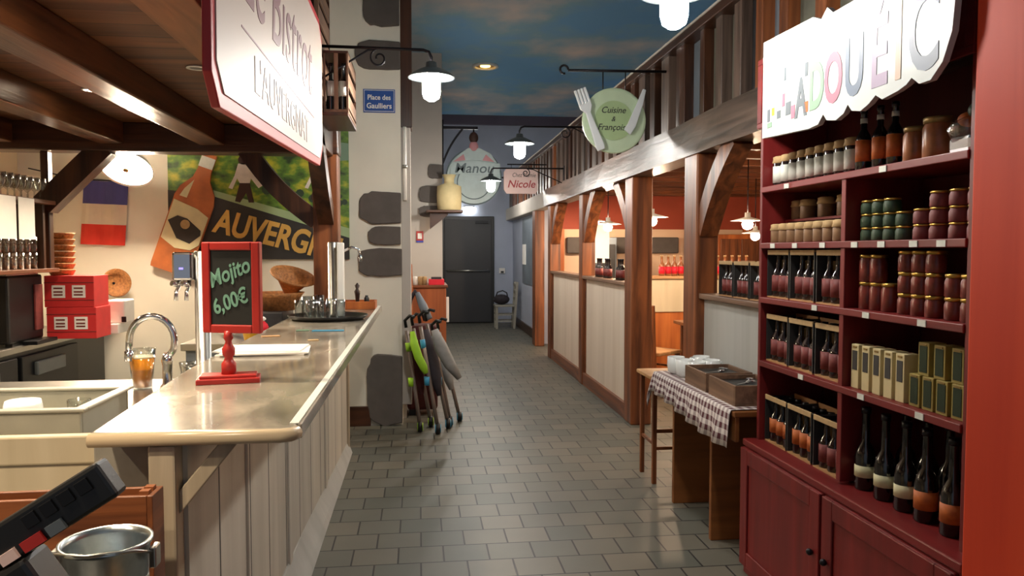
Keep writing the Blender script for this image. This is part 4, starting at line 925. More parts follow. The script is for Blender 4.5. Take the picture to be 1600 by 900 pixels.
# blue street sign
t = thing('street_sign', 'blue enamel street sign on the white end wall reading Place des Gaulliers', 'sign', (-.33, 6.63, 2.76))
B(-.46, 6.625, 2.665, -.195, 6.64, 2.86).build('plate', 'blue_sign', t, .003)
m = MB(); m.box(-.452, 6.622, 2.673, -.203, 6.625, 2.677); m.box(-.452, 6.622, 2.848, -.203, 6.625, 2.852); m.box(-.452, 6.622, 2.677, -.449, 6.625, 2.848); m.box(-.206, 6.622, 2.677, -.203, 6.625, 2.848); m.build('white_border', 'white', t)
text('lettering', 'Place des', .058, 'white', t, (-.328, 6.623, 2.772), FRONT, .001, .9, 0, .001); text('lettering', 'Gaulliers', .062, 'white', t, (-.328, 6.623, 2.70), FRONT, .001, .95, 0, .001)
t = thing('conduit', 'pale conduit pipe running down the corner by the street sign', 'pipe', (-.1, 6.6, 1.9))
MB().tube([(-.118, 6.635, 2.55), (-.118, 6.635, 1.93)], .016).build('pipe', 'enamel_white', t); MB().cyl((-.118, 6.635, 2.2), (-.118, 6.635, 2.23), .024).build('clip', 'steel', t); MB().cyl((-.118, 6.66, 2.4), (-.118, 6.635, 2.4), .006).build('stud', 'steel', t)

# round hanging sign far left
t = thing('round_sign', 'round pale hanging pub sign with a dark-haired figure holding a banner', 'sign', (.33, 12.1, 3.4))
t.location = (.35, 10.9, 3.3)
ys = 11.3
MB().box(.33, ys - .02, 3.27, .86, ys + .02, 3.31).build('arm', 'iron', t); brace_mb((.34, ys, 2.75), (.64, ys, 3.28), .03, .03, .03).build('stay', 'iron', t)
B(.33, ys - .03, 2.6, .36, ys + .03, 3.4).build('wall_plate', 'iron', t)
MB().lathe([(.40, 0), (.40, .03)], (.80, ys - .015, 2.58), 40, ax=(0, 1, 0)).build('disc', 'round_pale', t)
MB().lathe([(.39, 0), (.41, -.01), (.41, .04), (.39, .04)], (.80, ys - .02, 2.58), 40, ax=(0, 1, 0), closed=True).build('rim', 'round_dark', t)
MB().lathe([(.235, 0), (.25, -.006), (.25, .004), (.235, .004)], (.80, ys - .016, 2.50), 36, ax=(0, 1, 0), closed=True).build('inner_ring', 'round_dark', t)
G2 = lambda u, v, d_: Vector((.80 + u * 1.25, d_, 2.60 + v * 1.1))
MB().prism([(-.28, .02), (.30, .0), (.31, .16), (.0, .20), (-.27, .16)], G2, ys - .035, ys - .018).build('banner', 'round_pale', t, .004)
text('lettering', 'Manou', .20, 'round_dark', t, (.80, ys - .036, 2.64), FRONT, .001, 1.05, .2, .002)
MB().prism([(-.22, .17), (-.17, .28), (-.07, .36), (.07, .36), (.20, .29), (.27, .17), (.12, .20), (0, .20), (-.12, .19)], G2, ys - .03, ys + .01).build('figure_coat', 'round_pale', t, .004)
MB().prism([(-.24, .18), (-.12, .28), (-.10, .20)], G2, ys - .04, ys - .028).build('figure_arm', 'skin', t); MB().prism([(.24, .18), (.14, .28), (.10, .20)], G2, ys - .04, ys - .028).build('figure_arm', 'skin', t)
MB().ball((.80, ys - .01, 3.02), .085, 16, (.8, .4, 1)).build('figure_face', 'skin', t)
MB().ball((.80, ys - .005, 3.15), .085, 16, (.8, .5, 1)).build('figure_hair', 'hair', t)
MB().cyl((.80, ys, 3.2), (.80, ys, 3.29), .012).build('hanger', 'iron', t)
# barrel / sack bracket on the pier
t = thing('corner_bracket_shelf', 'small dark corner shelf on the far pier', 'shelf', (.33, 10.8, 2.0))
B(.1, 10.6, 2.03, .60, 11.0, 2.06).build('board', 'dark_X', t, .004); MB().prism([(0, 0), (.25, .2), (.25, .23), (0, .23)], lambda u, v, d_: Vector((.15 + u, d_, 1.8 + v)), 10.75, 10.8).build('bracket', 'dark_X', t)
t = thing('cloth_sack', 'cream tied cloth sack standing on the far corner shelf', 'sack', (.40, 10.8, 2.06))
t.location = (.30, 10.8, 2.06)
MB().lathe([(.12, 0), (.145, .02), (.15, .2), (.145, .34), (.06, .38), (.06, .44), (.085, .50), (.001, .48)], (.30, 10.8, 2.06), 16).build('sack_body', 'tan_box_light', t); MB().lathe([(.052, .37), (.056, .385), (.052, .40)], (.30, 10.8, 2.06), 14).build('tie', 'dark_item', t)
t.location = (.42, 10.8, 2.06); t.scale = (1.15, 1, 1.0)
# small square sign
t = thing('square_sign', 'small pink wall sign reading Chez Mamie Nicole at the far right', 'sign', (1.5, 11, 2.3))
MB().prism([(1.25, 2.32), (1.66, 2.32), (1.70, 2.36), (1.70, 2.66), (1.66, 2.69), (1.26, 2.69), (1.21, 2.63), (1.21, 2.38)], lambda u, v, d_: Vector((u, d_, v)), 11.0, 11.03).build('board', 'pink_sign', t, .004)
text('lettering', 'Chez Mamie', .085, 'ink', t, (1.50, 10.998, 2.56), FRONT, .001, .8, .2); text('name_lettering', 'Nicole', .15, 'red_ink', t, (1.46, 10.998, 2.41), FRONT, .001, 1, .25, .002)
MB().tube([(1.26, 11.015, 2.74), (1.83, 11.015, 2.74)], .009, 8).build('arm', 'iron', t)
m = MB(); m.cyl((1.32, 11.015, 2.69), (1.32, 11.015, 2.745), .004, n=6); m.cyl((1.6, 11.015, 2.69), (1.6, 11.015, 2.745), .004, n=6); m.build('hanger', 'iron', t)

# plate sign with fork and knife
t = thing('plate_sign', 'round pale green plate sign with a fork and knife reading Cuisine & Françoise', 'sign', (1.69, 5.6, 2.8))
yp = 5.6
MB().lathe([(.215, 0), (.235, -.008), (.24, .0), (.24, .02), (.0, .022)], (1.435, yp - .01, 2.46), 44, ax=(0, 1, 0)).build('plate_disc', 'plate_green', t)
MB().lathe([(.145, 0), (.145, .004)], (1.43, yp - .016, 2.46), 40, ax=(0, 1, 0)).build('plate_well', 'plate_green_dark', t)
for s_, z_, sz in (('Cuisine', 2.515, .065), ('&', 2.455, .05), ('Françoise', 2.39, .065)): text('lettering', s_, sz, 'ink', t, (1.425, yp - .0175, z_), FRONT, .0008, .95, .3, .0006)
G3 = lambda u, v, d_: Vector((u, d_, v))
fk = Matrix.Translation((1.335, yp - .03, 2.24)) @ Matrix.Rotation(-.36, 4, 'Y')
m = MB(); m.prism([(-.028, 0), (.028, 0), (.034, .03), (.03, .10), (.018, .30), (-.018, .30), (-.03, .10), (-.034, .03)], G3, -.012, .012); m.build('fork_handle', 'cutlery', t, .006, fk)
m = MB(); m.prism([(-.02, .29), (.02, .29), (.045, .33), (.045, .36), (-.045, .36), (-.045, .33)], G3, -.012, .012)
for k_ in range(4): m.box(-.045 + k_ * .0247, -.012, .36, -.045 + k_ * .0247 + .016, .012, .47)
m.build('fork_head', 'cutlery', t, .003, fk)
kn = Matrix.Translation((1.54, yp - .03, 2.38)) @ Matrix.Rotation(.36, 4, 'Y')
MB().prism([(-.04, .0), (.02, -.02), (.035, .05), (.03, .22), (.012, .33), (-.012, .33), (-.018, .2), (-.028, .05)], G3, -.01, .01).build('knife', 'cutlery', t, .005, kn)
MB().tube([(1.09, yp, 2.82), (1.83, yp, 2.83)], .010, 8).build('arm', 'iron', t)
pts = [(1.09 - .03 + .03 * math.cos(a), yp, 2.825 + .03 * math.sin(a)) for a in [i * .45 for i in range(12)]]
MB().tube(pts, .008, 8).build('scroll', 'iron', t)
m = MB()
for x_ in (1.35, 1.52): m.tube([(x_, yp, 2.69 if x_ < 1.4 else 2.68), (x_, yp, 2.825)], .004, 6)
m.build('hanger', 'iron', t)
t.location = (1.7, 5.6, 2.8)
for ch in t.children: ch.data.transform(Matrix.Translation((-.01, 0, 0)))

# ============================================================ FOREGROUND LEFT
t = thing('display_stand', 'dark stand carrying the metal bucket and wooden crate', 'stand', (-.85, 1.45, 0))
B(-1.25, 1.05, .68, -.45, 1.86, .72).build('top', 'black', t, .006)
for a in (-1.22, -.51):
    for b_ in (1.08, 1.78): B(a, b_, 0, a + .05, b_ + .05, .68).build('leg', 'black', t)
crate('wooden_crate', -1.0, 1.745, .72, -.585, 1.82, .97, 'reddish wooden crate behind the metal bucket', 1, 'oak')
t = thing('metal_bucket', 'galvanised metal ice bucket standing in front of the wooden crate', 'bucket', (-.57, 1.5, .76))
bx, by, bz = -.572, 1.46, .76
MB().lathe([(.056, 0), (.060, .004), (.074, .20), (.079, .205), (.079, .213), (.073, .212), (.070, .20), (.055, .012), (.001, .012)], (bx, by, bz), 36).build('body', 'galvanised', t)
MB().lathe([(.0688, .125), (.0705, .13), (.0705, .138), (.0702, .142)], (bx, by, bz), 36).build('rib', 'galvanised', t)
for s_ in (-1, 1): MB().cbox((bx + s_ * .085, by, bz + .18), (.012, .03, .04)).build('handle_lug', 'steel', t, .003)
MB().tube([(bx + .088, by, bz + .185), (bx + .07, by - .05, bz + .208), (bx, by - .085, bz + .215), (bx - .07, by - .05, bz + .208), (bx - .088, by, bz + .185)], .003, 8).build('handle', 'steel', t)
rn = random.Random(3)
for i in range(6): 
    a = i * 1.05
    tag(MB().cbox((bx + .032 * math.cos(a), by + .032 * math.sin(a), bz + .155), (.032, .032, .032), (a, a * .7, a)).build('ice_cube', 'clear_glass', None, .004), 'ice cube in the metal bucket, %s going round' % ORD[i], 'ice cube', 'ice cubes in the bucket')
tag(B(-.65, 1.37, .72, -.47, 1.55, .76).build('wooden_block', 'pine_X', None, .004), 'light wooden block under the metal bucket', 'block')
t = thing('brochure_holder', 'black slanted holder with red and white cards at the lower left edge', 'holder', (-.62, 1.2, .72))
Mh = Matrix.Translation((-.555, 1.16, 1.118)) @ Matrix.Rotation(-.56, 4, 'Y')
MB().box(-.22, -.02, -.04, .125, .02, .018).build('lid', 'black', t, .006, Mh)
m = MB()
for k_ in range(4): m.box(.0 + k_ * .028, -.024, -.012, .02 + k_ * .028, -.02, .008)
m.build('slots', 'black_metal', t, .001, Mh)
for k_, (a, b_, mt) in enumerate([(.02, .045, 'letter_grey'), (-.02, .012, 'red_paint'), (-.055, -.03, 'pink_sign')]):
    MB().box(a, -.026, -.038, b_, -.02, -.022).build('card', mt, t, 0, Mh)
MB().box(-.30, -.03, -.30, -.025, .04, -.041).build('body', 'black', t, .008, Mh)
B(-.90, 1.10, .72, -.60, 1.22, .90).build('base_box', 'black', t, .01)
MB().box(-.125, -.03, -.036, -.10, -.02, -.028).build('clasp', 'chrome', t, 0, Mh)

# ============================================================ RIGHT: TABLE, STOOL
t = thing('side_table', 'brown wooden side table with slab legs under the checked cloth', 'table', (1.6, 4.0, 0))
TY0, TY1 = 3.42, 4.62
B(1.47, TY0, .60, 1.49, TY1, .72).build('apron', 'table_brown', t, .003)
B(1.75, TY0, .60, 1.77, TY1, .72).build('apron', 'table_brown', t, .003)
B(1.46, TY0 - .01, .72, 1.78, TY1 + .01, .745).build('table_top', 'table_brown', t, .004)
for y_ in (3.76, 4.35): B(1.49, y_, 0, 1.75, y_ + .03, .72).build('slab_leg', 'table_brown', t, .004)
def cloth():
    t = bm = bmesh.new(); uv = bm.loops.layers.uv.new('uv')
    # cross-section over X: hang on the aisle side, flat on top
    prof = [(1.435, .60), (1.44, .65), (1.445, .70), (1.45, .735), (1.456, .7485), (1.475, .750), (1.6, .750), (1.77, .750)]
    ss = [0]
    for a, b_ in zip(prof, prof[1:]): ss.append(ss[-1] + math.dist(a, b_))
    ny = 60; y0, y1 = 3.44, 4.70; grid = []
    for j in range(ny + 1):
        y = y0 + (y1 - y0) * j / ny; row = []
        for i, (x, z) in enumerate(prof):
            hang = max(0, (.735 - z)) / .13
            xx = x - .014 * hang * math.sin(y * 34) - .008 * hang; zz = z + (.03 * math.sin(y * 3 + .4) * hang)
            yy = y
            if y > 4.635:
                zz = min(zz, .750) - (y - 4.635) * 1.6 * (1 if True else 0); yy = 4.635 + (y - 4.635) * .25
            row.append(bm.verts.new((xx, yy, zz)))
        grid.append(row)
    for j in range(ny):
        for i in range(len(prof) - 1):
            f = bm.faces.new((grid[j][i], grid[j][i + 1], grid[j + 1][i + 1], grid[j + 1][i])); f.smooth = True
            for l, (a, b_) in zip(f.loops, ((j, i), (j, i + 1), (j + 1, i + 1), (j + 1, i))): l[uv].uv = (ss[b_], (y1 - y0) * a / ny)
    bmesh.ops.recalc_face_normals(bm, faces=bm.faces)
    me = bpy.data.meshes.new('tablecloth'); bm.to_mesh(me); bm.free(); me.materials.append(M['gingham'])
    o = bpy.data.objects.new('tablecloth', me); C.objects.link(o); s_ = o.modifiers.new('s', 'SOLIDIFY'); s_.thickness = .002; s_.offset = 1
    tag(o, 'burgundy and white checked tablecloth hanging over the side table edge', 'tablecloth')
cloth()
def cup():
    t = thing('white_cup', '', 'cup')
    MB().lathe([(.025, .0), (.042, .012), (.046, .04), (.045, .075), (.043, .075), (.042, .04), (.034, .012), (.001, .008)], (0, 0, 0), 24).build('bowl', 'ceramic', t)
    MB().tube([(.044, 0, .062), (.064, 0, .06), (.070, 0, .04), (.060, 0, .022), (.044, 0, .022)], .005, 8).build('handle', 'ceramic', t); return t
PC = Proto(cup)
labs = ['first white cup at the far left of the checked table', 'second white cup on the checked table', 'third white cup on the checked table', 'white cup closest to the black trays', 'back row white cup beside the low partition, farther one', 'back row white cup beside the low partition, nearer one']
for i, (x, y) in enumerate([(1.55, 4.50), (1.56, 4.38), (1.665, 4.43), (1.60, 4.28), (1.71, 4.50), (1.71, 4.34)]): PC.put((x, y, .7525), labs[i], 'white cups on the checked table', rz=i * 1.3, scale=(1.15, 1.15, 1.4))
def basket_tray(x0, y0, x1, y1, z, name, lab, fill):
    t = thing(name, lab, 'tray', ((x0 + x1) / 2, (y0 + y1) / 2, z))
    B(x0, y0, z, x1, y1, z + .01).build('base', 'crate_Y', t)
    for a in [(x0, y0, x1, y0 + .012), (x0, y1 - .012, x1, y1), (x0, y0 + .012, x0 + .012, y1 - .012), (x1 - .012, y0 + .012, x1, y1 - .012)]: B(a[0], a[1], z + .01, a[2], a[3], z + .10).build('side', 'crate_Y', t, .003)
    B(x0 + .02, y0 + .02, z + .01, x1 - .02, y1 - .02, z + .08).build('black_liner', 'black', t, .004)
    return t
basket_tray(1.50, 3.88, 1.76, 4.20, .7525, 'cutlery_tray', 'wooden tray with black liner and steel spoons, farther one', 1)
basket_tray(1.50, 3.50, 1.76, 3.84, .7525, 'cutlery_tray', 'wooden tray with black liner nearest the red shelf', 1)
for i, (x, y, r_) in enumerate([(1.60, 4.02, .5), (1.66, 4.06, .9), (1.63, 4.12, .2), (1.62, 3.66, .6), (1.66, 3.72, 1.0)]):
    mm = Matrix.Translation((x, y, .836)) @ Matrix.Rotation(r_, 4, 'Z')
    m = MB(); m.box(-.07, -.004, 0, .05, .004, .003, mm); m.ball(mm @ Vector((.062, 0, .004)), .02, 10, (1.0, .8, .25))
    tag(m.build('spoon', 'chrome', None), ['left spoon in the farther cutlery tray', 'right spoon in the farther cutlery tray', 'back spoon in the farther cutlery tray', 'left spoon in the nearer cutlery tray', 'right spoon in the nearer cutlery tray'][i], 'spoon', 'spoons in the cutlery trays')
t = thing('high_stool', 'dark red-brown wooden high stool behind the checked table', 'stool', (1.63, 4.88, 0))
for x_ in (1.48, 1.76):
    for y_ in (4.73, 5.0 if x_ < 1.6 else 4.74 + .04):
        B(x_, y_, 0, x_ + .028, y_ + .028, .68).build('leg', 'oak_Z', t, .003) if not (x_ > 1.6 and y_ < 4.75) else None
B(1.76, 4.73, 0, 1.775, 4.758, .68).build('leg', 'oak_Z', t, .003)
B(1.455, 4.71, .68, 1.775, 5.03, .705).build('seat', 'pine_X', t, .006)
for a in [(1.508, 4.735, .33, 1.76, 4.753, .355), (1.485, 4.758, .25, 1.503, 5.0, .27)]: B(*a).build('stretcher', 'oak_X', t, .002)
B(1.508, 4.735, .22, 1.76, 4.753, .24).build('stretcher', 'oak_X', t, .002)

# ============================================================ RIGHT: RED SHELF UNIT
t = thing('shelf_unit', 'tall dark red grocery shelf unit full of jars and bottles', 'shelf unit', (1.7, 2.7, 0))
Y0, Y1, XF, XB = 1.99, 3.37, 1.55, 1.86
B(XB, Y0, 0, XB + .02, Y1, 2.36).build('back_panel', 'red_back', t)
B(XF, Y1 - .025, .61, XB, Y1, 2.36).build('side_panel', 'red_Z', t, .003); B(XF, Y0, .61, XB, Y0 + .03, 2.36).build('side_panel', 'red_Z', t, .003)
B(XF, 2.655, .64, XB, 2.685, 1.765).build('divider', 'red_Z', t, .003)
SH = {'a': 1.778, 'b': 1.526, 'c': 1.280, 'd': .990}
k_ = 0
for kk, z in SH.items():
    o = B(XF - .006, Y0 + .03, z - .016, XB, Y1 - .025, z + .010).build('shelf', 'red_Y', t, .003)
    for yy in [(3.10, 2.42), (3.22, 3.02, 2.8, 2.58, 2.42, 2.25, 2.12), (2.85, 2.5, 2.2), (2.95, 2.52, 2.2)][k_]: B(XF - .009, yy - .02, z - .014, XF - .006, yy + .02, z + .006).build('price_tag', 'label_white', o)
    k_ += 1
B(XF, Y0, 2.34, XB + .02, Y1, 2.375).build('top_board', 'red_Y', t, .004)
B(XF - .012, Y0, 2.06, XF + .01, Y1, 2.345).build('header', 'red_Y', t, .003)
m = MB(); m.box(XF - .02, Y0, 2.335, XF - .008, Y1, 2.36); m.box(XF - .02, Y0, 2.05, XF - .008, Y1, 2.075); m.box(XF - .02, Y0, 2.075, XF - .010, Y0 + .04, 2.335); m.box(XF - .02, Y1 - .04, 2.075, XF - .01, Y1, 2.335); m.build('header_moulding', 'red_Y', t, .003)
B(1.50, 1.94, 0, XB + .02, Y1 + .01, .60).build('base_cabinet', 'red_Z', t, .004)
B(1.49, 1.93, .60, XB + .02, Y1 + .015, .63).build('cabinet_top', 'red_Y', t, .005)
for y0, y1 in ((2.665, 3.37), (1.95, 2.645)):
    dd = B(1.483, y0, .05, 1.50, y1, .595).build('door', 'red_Z', t, .004)
    m = MB(); m.box(1.474, y0, .05, 1.483, y0 + .07, .595); m.box(1.474, y1 - .07, .05, 1.483, y1, .595); m.box(1.474, y0 + .07, .05, 1.483, y1 - .07, .12); m.box(1.474, y0 + .07, .525, 1.483, y1 - .07, .595); m.build('door_frame', 'red_Z', dd, .004)
    MB().ball((1.462, y0 + .04 if y0 > 2.5 else y1 - .04, .36), .013, 12).build('knob', 'iron', dd)

# white sign with scalloped lower edge
t = thing('shop_sign', 'large white shop sign with pastel capital letters above the red shelves', 'sign', (1.5, 2.55, 2.0))
pts = [(3.13, 1.975), (3.13, 2.375), (2.72, 2.375), (2.66, 2.345), (2.62, 2.375), (2.58, 2.345), (2.30, 2.345), (2.25, 2.37), (2.08, 2.37)]
pts += [(2.065 + .11 * math.cos(a), 2.19 + .18 * math.sin(a)) for a in [PI / 2 - .2 - i * .2 for i in range(1, 15)]][::1]
# mirrored: u is Y (decreasing to the right)
pts = [(3.13, 1.975), (3.13, 2.375), (2.72, 2.36), (2.66, 2.335), (2.62, 2.365), (2.58, 2.335), (2.30, 2.335), (2.25, 2.36), (2.08, 2.36), (2.02, 2.34), (1.975, 2.28), (1.955, 2.19), (1.965, 2.10), (2.0, 2.025), (2.05, 1.985), (2.10, 1.985), (2.135, 2.01),
       (2.16, 1.995), (2.20, 1.985), (2.28, 1.975), (2.315, 1.995), (2.35, 1.975), (2.40, 1.96), (2.45, 1.97), (2.475, 1.995), (2.50, 1.97), (2.55, 1.955), (2.61, 1.965), (2.635, 1.99), (2.67, 1.96), (2.74, 1.955)]
MB().prism(pts, lambda u, v, d_: Vector((d_, u, v)), 1.445, 1.465).build('board', 'sign_white', t)
xs = 1.4445
for ch, yy, mt, sz in [('A', 2.80, 'letter_grey', .20), ('D', 2.685, 'letter_green', .235), ('O', 2.57, 'letter_pink', .24), ('U', 2.44, 'letter_blue', .27), ('É', 2.30, 'letter_lilac', .31), ('I', 2.20, 'letter_peach', .33), ('C', 2.085, 'letter_blue', .33)]:
    text('letter_' + {'É': 'e'}.get(ch, ch.lower()), ch, sz, mt, t, (xs, yy, 2.025 + (.0 if ch != 'A' else -.01)), TO_LEFT, .001, .62, 0, .006)
for i, (yy, zz, mt, w_, h_) in enumerate([(3.07, 2.06, 'letter_grey', .02, .05), (3.03, 2.07, 'yellow', .02, .03), (2.98, 2.05, 'letter_grey', .03, .03), (2.94, 2.10, 'letter_pink', .02, .05), (2.93, 2.20, 'letter_grey', .015, .05), (2.90, 2.06, 'letter_grey', .04, .05), (2.86, 2.04, 'letter_pink', .03, .05), (2.76, 2.18, 'letter_grey', .02, .05), (2.76, 2.04, 'orange_label', .03, .04), (3.06, 2.02, 'letter_green', .04, .02)]):
    B(xs - .001, yy - w_ / 2, zz - h_ / 2, xs + .001, yy + w_ / 2, zz + h_ / 2).build('small_motif', mt, t)
for yy in (2.2, 2.95): B(1.465, yy, 2.18, 1.54, yy + .03, 2.21).build('standoff', 'steel', t)

# red column at the right edge
t = thing('red_column', 'plain bright red pillar at the right edge of the picture', 'pillar', (1.7, 1.6, 0))
B(1.485, 1.2, 0, 1.95, 1.925, 2.9).build('shaft', 'column_red', t, .008)
B(1.475, 1.2, 2.9, 1.96, 1.935, 3.0).build('capital', 'red_Y', t, .008)

# ---- goods on the shelves
def jar(name, cat, r, h, bodym, lidm, labm=None, lh=.016, lz=(.1, .68), cloth_lid=False, n=16):
    def f():
        t = thing(name, '', cat)
        MB().lathe([(r * .93, 0), (r, .004), (r, h - lh - .012), (r * .88, h - lh - .002), (r * .88, h - lh)], (0, 0, 0), n).build('body', bodym, t)
        if cloth_lid: MB().lathe([(r * 1.02, h - lh - .012), (r * 1.12, h - lh - .010), (r * .98, h - lh + .004), (r * 1.0, h - .004), (r * .7, h)], (0, 0, 0), n).build('cloth_lid', lidm, t)
        else: MB().lathe([(r * .95, h - lh), (r * .97, h - .003), (r * .9, h)], (0, 0, 0), n).build('lid', lidm, t)
        if labm: MB().lathe([(r * 1.015, h * lz[0]), (r * 1.015, h * lz[1])], (0, 0, 0), n).build('label', labm, t)
        return t
    return f
zt = SH['a'] + .0101
P = Proto(jar('jam_jar', 'jar', .030, .135, 'bottle_glass', 'kraft', 'label_white', .02, (.12, .66), True))
for i in range(9): P.put((1.61, 3.30 - i * .073, zt), 'white-labelled dark jar, %s of nine on the top shelf' % nth(i, 9), 'white-labelled jars on the top shelf')
P = Proto(make_bottle('beer_bottle', 'bottle', .027, .22, 'bottle_black', 'cap', 'orange_label', (.15, .5), neckm='label_white'))
for i, y in enumerate((2.63, 2.545, 2.475)): P.put((1.60 + .01 * i, y, zt), '%s dark bottle standing on the top shelf right of the white-labelled jars' % ['left', 'middle', 'right'][i], 'bottles on the top shelf')
P = Proto(jar('terrine_jar', 'jar', .038, .115, 'pate_jar', 'brass_lid', None, .018))
P.put((1.61, 2.35, zt), 'smaller terrine jar with brass lid in the middle of the top shelf'); 
P.put((1.615, 2.245, zt), 'larger terrine jar with brass lid on the top shelf', scale=(1.22, 1.22, 1.12))
t = thing('glass_platter', 'tilted clear glass jar of vegetables at the right end of the top shelf', 'glass jar', (1.62, 2.09, zt))
MB().lathe([(.04, 0), (.052, .01), (.052, .05), (.04, .06), (.038, .06), (.048, .048), (.048, .012), (.001, .006)], (1.62, 2.105, zt + .045), 20, ax=(-.3, .25, .9)).build('glass_body', 'clear_glass', t)
MB().ball((1.615, 2.11, zt + .10), .032, 12, (1, 1, .7)).build('orange_filling', 'orange_label', t); MB().ball((1.62, 2.08, zt + .12), .028, 12).build('green_filling', 'green_tin', t)
B(1.575, 2.05, zt, 1.67, 2.15, zt + .05).build('base_block', 'chrome', t, .012)
# kraft jars, second shelf left
zb = SH['b'] + .0101
P = Proto(jar('kraft_jar', 'jar', .031, .085, 'kraft_jar', 'kraft', None, .018, cloth_lid=True))
ys_ = [3.31, 3.235, 3.16, 3.085, 3.01, 2.935, 2.86, 2.785, 2.72]
for i, y in enumerate(ys_): P.put((1.61, y, zb), 'kraft-lidded jar, %s in the second shelf front row' % nth(i, 9), 'kraft-lidded jars on the second shelf')
t = thing('jar_riser', 'dark board riser behind the lower row of kraft-lidded jars', 'riser', (1.75, 3.0, zb)); B(1.66, 2.70, zb + .095, 1.80, 3.34, zb + .105).build('riser_top', 'red_Y', t); 
for a in (2.71, 3.32): B(1.66, a, zb, 1.80, a + .012, zb + .095).build('riser_leg', 'red_Z', t)
for i, y in enumerate((3.29, 3.21, 3.06, 2.91, 2.76)): P.put((1.70, y, zb + .1055), 'kraft-lidded jar, %s in the raised back row' % nth(i, 5), 'kraft-lidded jars on the second shelf', scale=(1.1, 1.1, 1.0))
# tins on the second shelf right
P = Proto(jar('green_tin', 'tin', .030, .048, 'green_tin', 'gold_lid', None, .007))
for c, (y, n_) in enumerate([(2.615, 3), (2.548, 3), (2.48, 3), (2.41, 2)]):
    for l in range(n_): P.put((1.62, y, zb + l * .0485), 'green tin, %s layer of the %s green stack' % (['bottom', 'middle', 'top'][l], nth(c, 4)), 'green tins on the second shelf')
P = Proto(jar('red_tin', 'tin', .031, .050, 'red_tin', 'gold_lid', None, .007))
for c, (y, n_) in enumerate([(2.315, 2), (2.235, 3), (2.145, 3), (2.065, 3)]):
    for l in range(n_): P.put((1.62, y, zb + l * .0505), 'red-brown tin, %s layer of the %s red-brown stack' % (['bottom', 'middle', 'top'][l], nth(c, 4)), 'red-brown tins on the second shelf')
# third shelf right: tall jars and short gold lidded jars
zc = SH['c'] + .0101
P = Proto(jar('pate_jar', 'jar', .030, .098, 'pate_red', 'gold_lid', None, .012))
for i, (y, l) in enumerate([(2.60, 0), (2.535, 0), (2.465, 0), (2.60, 1), (2.535, 1)]): P.put((1.61, y, zc + l * .0985), ['left tall jar in the bottom layer', 'middle tall jar in the bottom layer', 'right tall jar in the bottom layer', 'left tall jar in the upper layer', 'right tall jar in the upper layer'][i] + ' at the left of the third shelf', 'tall dark red jars on the third shelf')
P = Proto(jar('sauce_jar', 'jar', .031, .070, 'pate_red', 'gold_lid', None, .012))
for c, (y, n_) in enumerate([(2.365, 3), (2.295, 3), (2.225, 3), (2.135, 2), (2.065, 2)]):
    for l in range(n_): P.put((1.605, y, zc + l * .0705), 'short gold-lidded jar, %s layer of the %s stack' % (['bottom', 'middle', 'top'][l], nth(c, 5)), 'gold-lidded jars on the third shelf')
# fourth shelf right: tall cartons
zd = SH['d'] + .0101
def carton(name, w_, h, mt, win, winm):
    def f():
        t = thing(name, '', 'box')
        B(-.025, -w_ / 2, 0, .035, w_ / 2, h).build('carton', mt, t, .002)
        B(-.0265, -w_ / 2 + .008, h * win[0], -.025, w_ / 2 - .008, h * win[1]).build('window', winm, t)
        B(-.027, -w_ / 2 + .012, h * .92, -.025, w_ / 2 - .012, h * .96).build('print_line', 'brass_lid', t)
        return t
    return f
P = Proto(carton('bottle_carton', .046, .16, 'tan_box_light', (.42, .86), 'label_black'))
for i in range(5): P.put((1.60, 2.615 - i * .066, zd), 'tall pale tan carton, %s of five on the fourth shelf' % nth(i, 5), 'tall tan cartons on the fourth shelf')
P = Proto(carton('oil_carton', .052, .105, 'olive_box', (.10, .9), 'green_glass'))
for i, y in enumerate((2.275, 2.21, 2.145, 2.075)): P.put((1.60, y, zd), 'olive carton, %s in the lower row of four' % nth(i, 4), 'olive cartons on the fourth shelf')
for i, y in enumerate((2.24, 2.165, 2.085)): P.put((1.605, y, zd + .1055), 'olive carton, %s in the upper row of three' % nth(i, 3), 'olive cartons on the fourth shelf')
# bottle carriers left cells
def carrier():
    t = thing('bottle_carrier', '', 'bottle carrier')
    B(0, -.10, 0, .145, .10, .006).build('base', 'pine_Y', t)
    for s_ in (-1, 1): B(0, s_ * .10 - .0035, .006, .145, s_ * .10 + .0035, .205).build('end_panel', 'label_black', t, .001)
    B(-.002, -.10, .192, .006, .10, .214).build('top_rail', 'kraft', t, .002)
    B(.139, -.10, .190, .147, .10, .214).build('top_rail', 'pine_Y', t, .002)
    B(.068, -.0965, .006, .074, .0965, .17).build('partition', 'kraft', t)
    return t
PCR = Proto(carrier)
PBR = Proto(make_bottle('beer_bottle', 'bottle', .029, .197, 'bottle_glass', 'cap', 'dark_red_label', (.12, .48), .34, n=12))
PBO = Proto(make_bottle('beer_bottle', 'bottle', .029, .197, 'bottle_black', 'cap', 'orange_label', (.2, .52), .34, n=12))
for sk, z, nm in (('c', zc, 'third'), ('d', zd, 'fourth'), ('e', .6301, 'lowest')):
    for ci, yc in enumerate((3.235, 3.02, 2.80)):
        cn = ['left', 'middle', 'right'][ci]
        PCR.put((1.575, yc, z), '%s six-bottle carrier with tan top rail on the %s shelf' % (cn, nm), 'bottle carriers on the red shelves')
        for bi in range(3):
            for rw in range(2):
                pr = PBO if (sk == 'e' and ci < 2) else PBR
                pr.put((1.575 + .037 + rw * .071, yc + .064 - bi * .064, z + .0062), '%s dark bottle in the %s row of the %s carrier on the %s shelf' % (['left', 'middle', 'right'][bi], ['front', 'back'][rw], cn, nm), 'bottles in carriers on the red shelves')
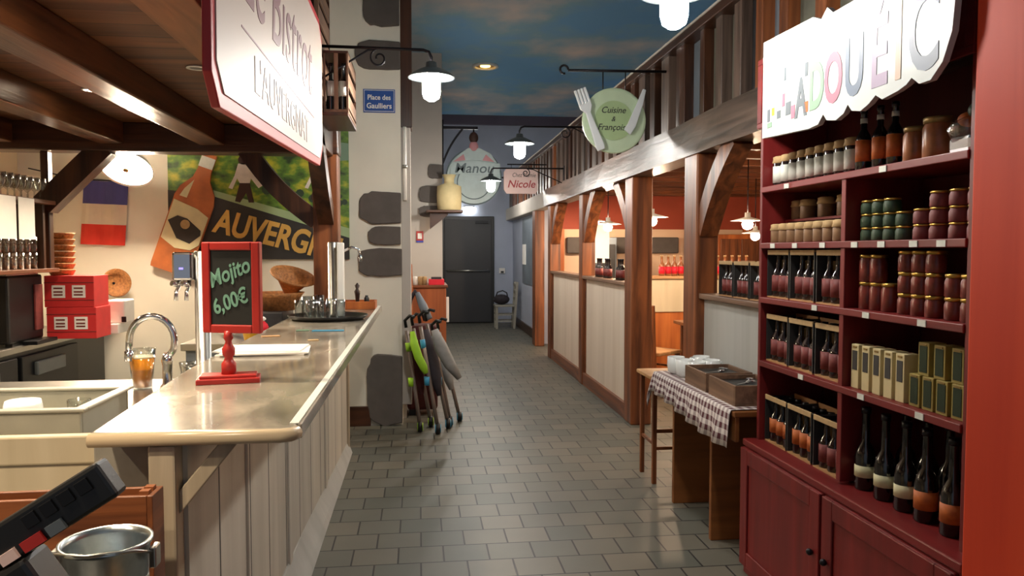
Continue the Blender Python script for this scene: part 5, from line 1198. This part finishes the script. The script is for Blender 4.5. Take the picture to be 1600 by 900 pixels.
P = Proto(make_bottle('tall_bottle', 'bottle', .036, .30, 'bottle_black', 'cap', 'label_cream', (.16, .30), .42))
P2 = Proto(make_bottle('tall_bottle', 'bottle', .036, .30, 'bottle_black', 'cap', 'orange_label', (.14, .34), .42))
for i, y in enumerate((2.60, 2.48, 2.365, 2.26, 2.135)): (P if i < 3 else P2).put((1.615, y, .6301), 'tall dark bottle with %s label, %s of five on the lowest shelf' % ('cream' if i < 3 else 'orange', nth(i, 5)), 'tall bottles on the lowest shelf')
P = Proto(make_bottle('tall_bottle', 'bottle', .036, .30, 'bottle_black', 'cap', None, (.14, .42), .42))
for i, y in enumerate((2.55, 2.43, 2.32, 2.2)): P.put((1.74, y, .6301), 'unlabelled dark bottle, %s in the back row of the lowest shelf' % nth(i, 4), 'tall bottles on the lowest shelf')

# bottles on partitions
for ci, yc in enumerate((4.46, 4.235, 4.01, 3.785)):
    cn = ['farthest', 'second farthest', 'third farthest', 'nearest'][ci]
    PCR.put((1.84, yc, 1.2255), '%s six-bottle carrier on the grey low partition' % cn, 'bottle carriers on the grey partition')
    for bi in range(3):
        for rw in range(2): PBR.put((1.84 + .037 + rw * .071, yc + .064 - bi * .064, 1.2317), '%s bottle in the %s row of the %s carrier on the grey partition' % (['left', 'middle', 'right'][bi], ['front', 'back'][rw], cn), 'bottles on the grey partition')
for ci, yc in enumerate((7.9, 7.55, 7.05)):
    for bi in range(3): PBR.put((1.88, yc + .07 - bi * .07, 1.2255), '%s bottle of the %s trio on the cream low partition' % (['left', 'middle', 'right'][bi], ['far', 'middle', 'near'][ci]), 'bottles on the cream partition')
P = Proto(make_bottle('red_label_bottle', 'bottle', .036, .24, 'pate_jar', 'kraft', 'red_bright', (.1, .45)))
for i in range(5): P.put((2.86 + i * .078, 8.85, 1.2055), 'bottle with red label, %s on the cream dining counter' % nth(i, 5), 'red-labelled bottles on the dining counter')
for i in range(5): P.put((3.55 + i * .09, 8.85, 1.2055), 'red-labelled bottle, %s of the counter group farther right' % nth(i, 5), 'red-labelled bottles on the dining counter')
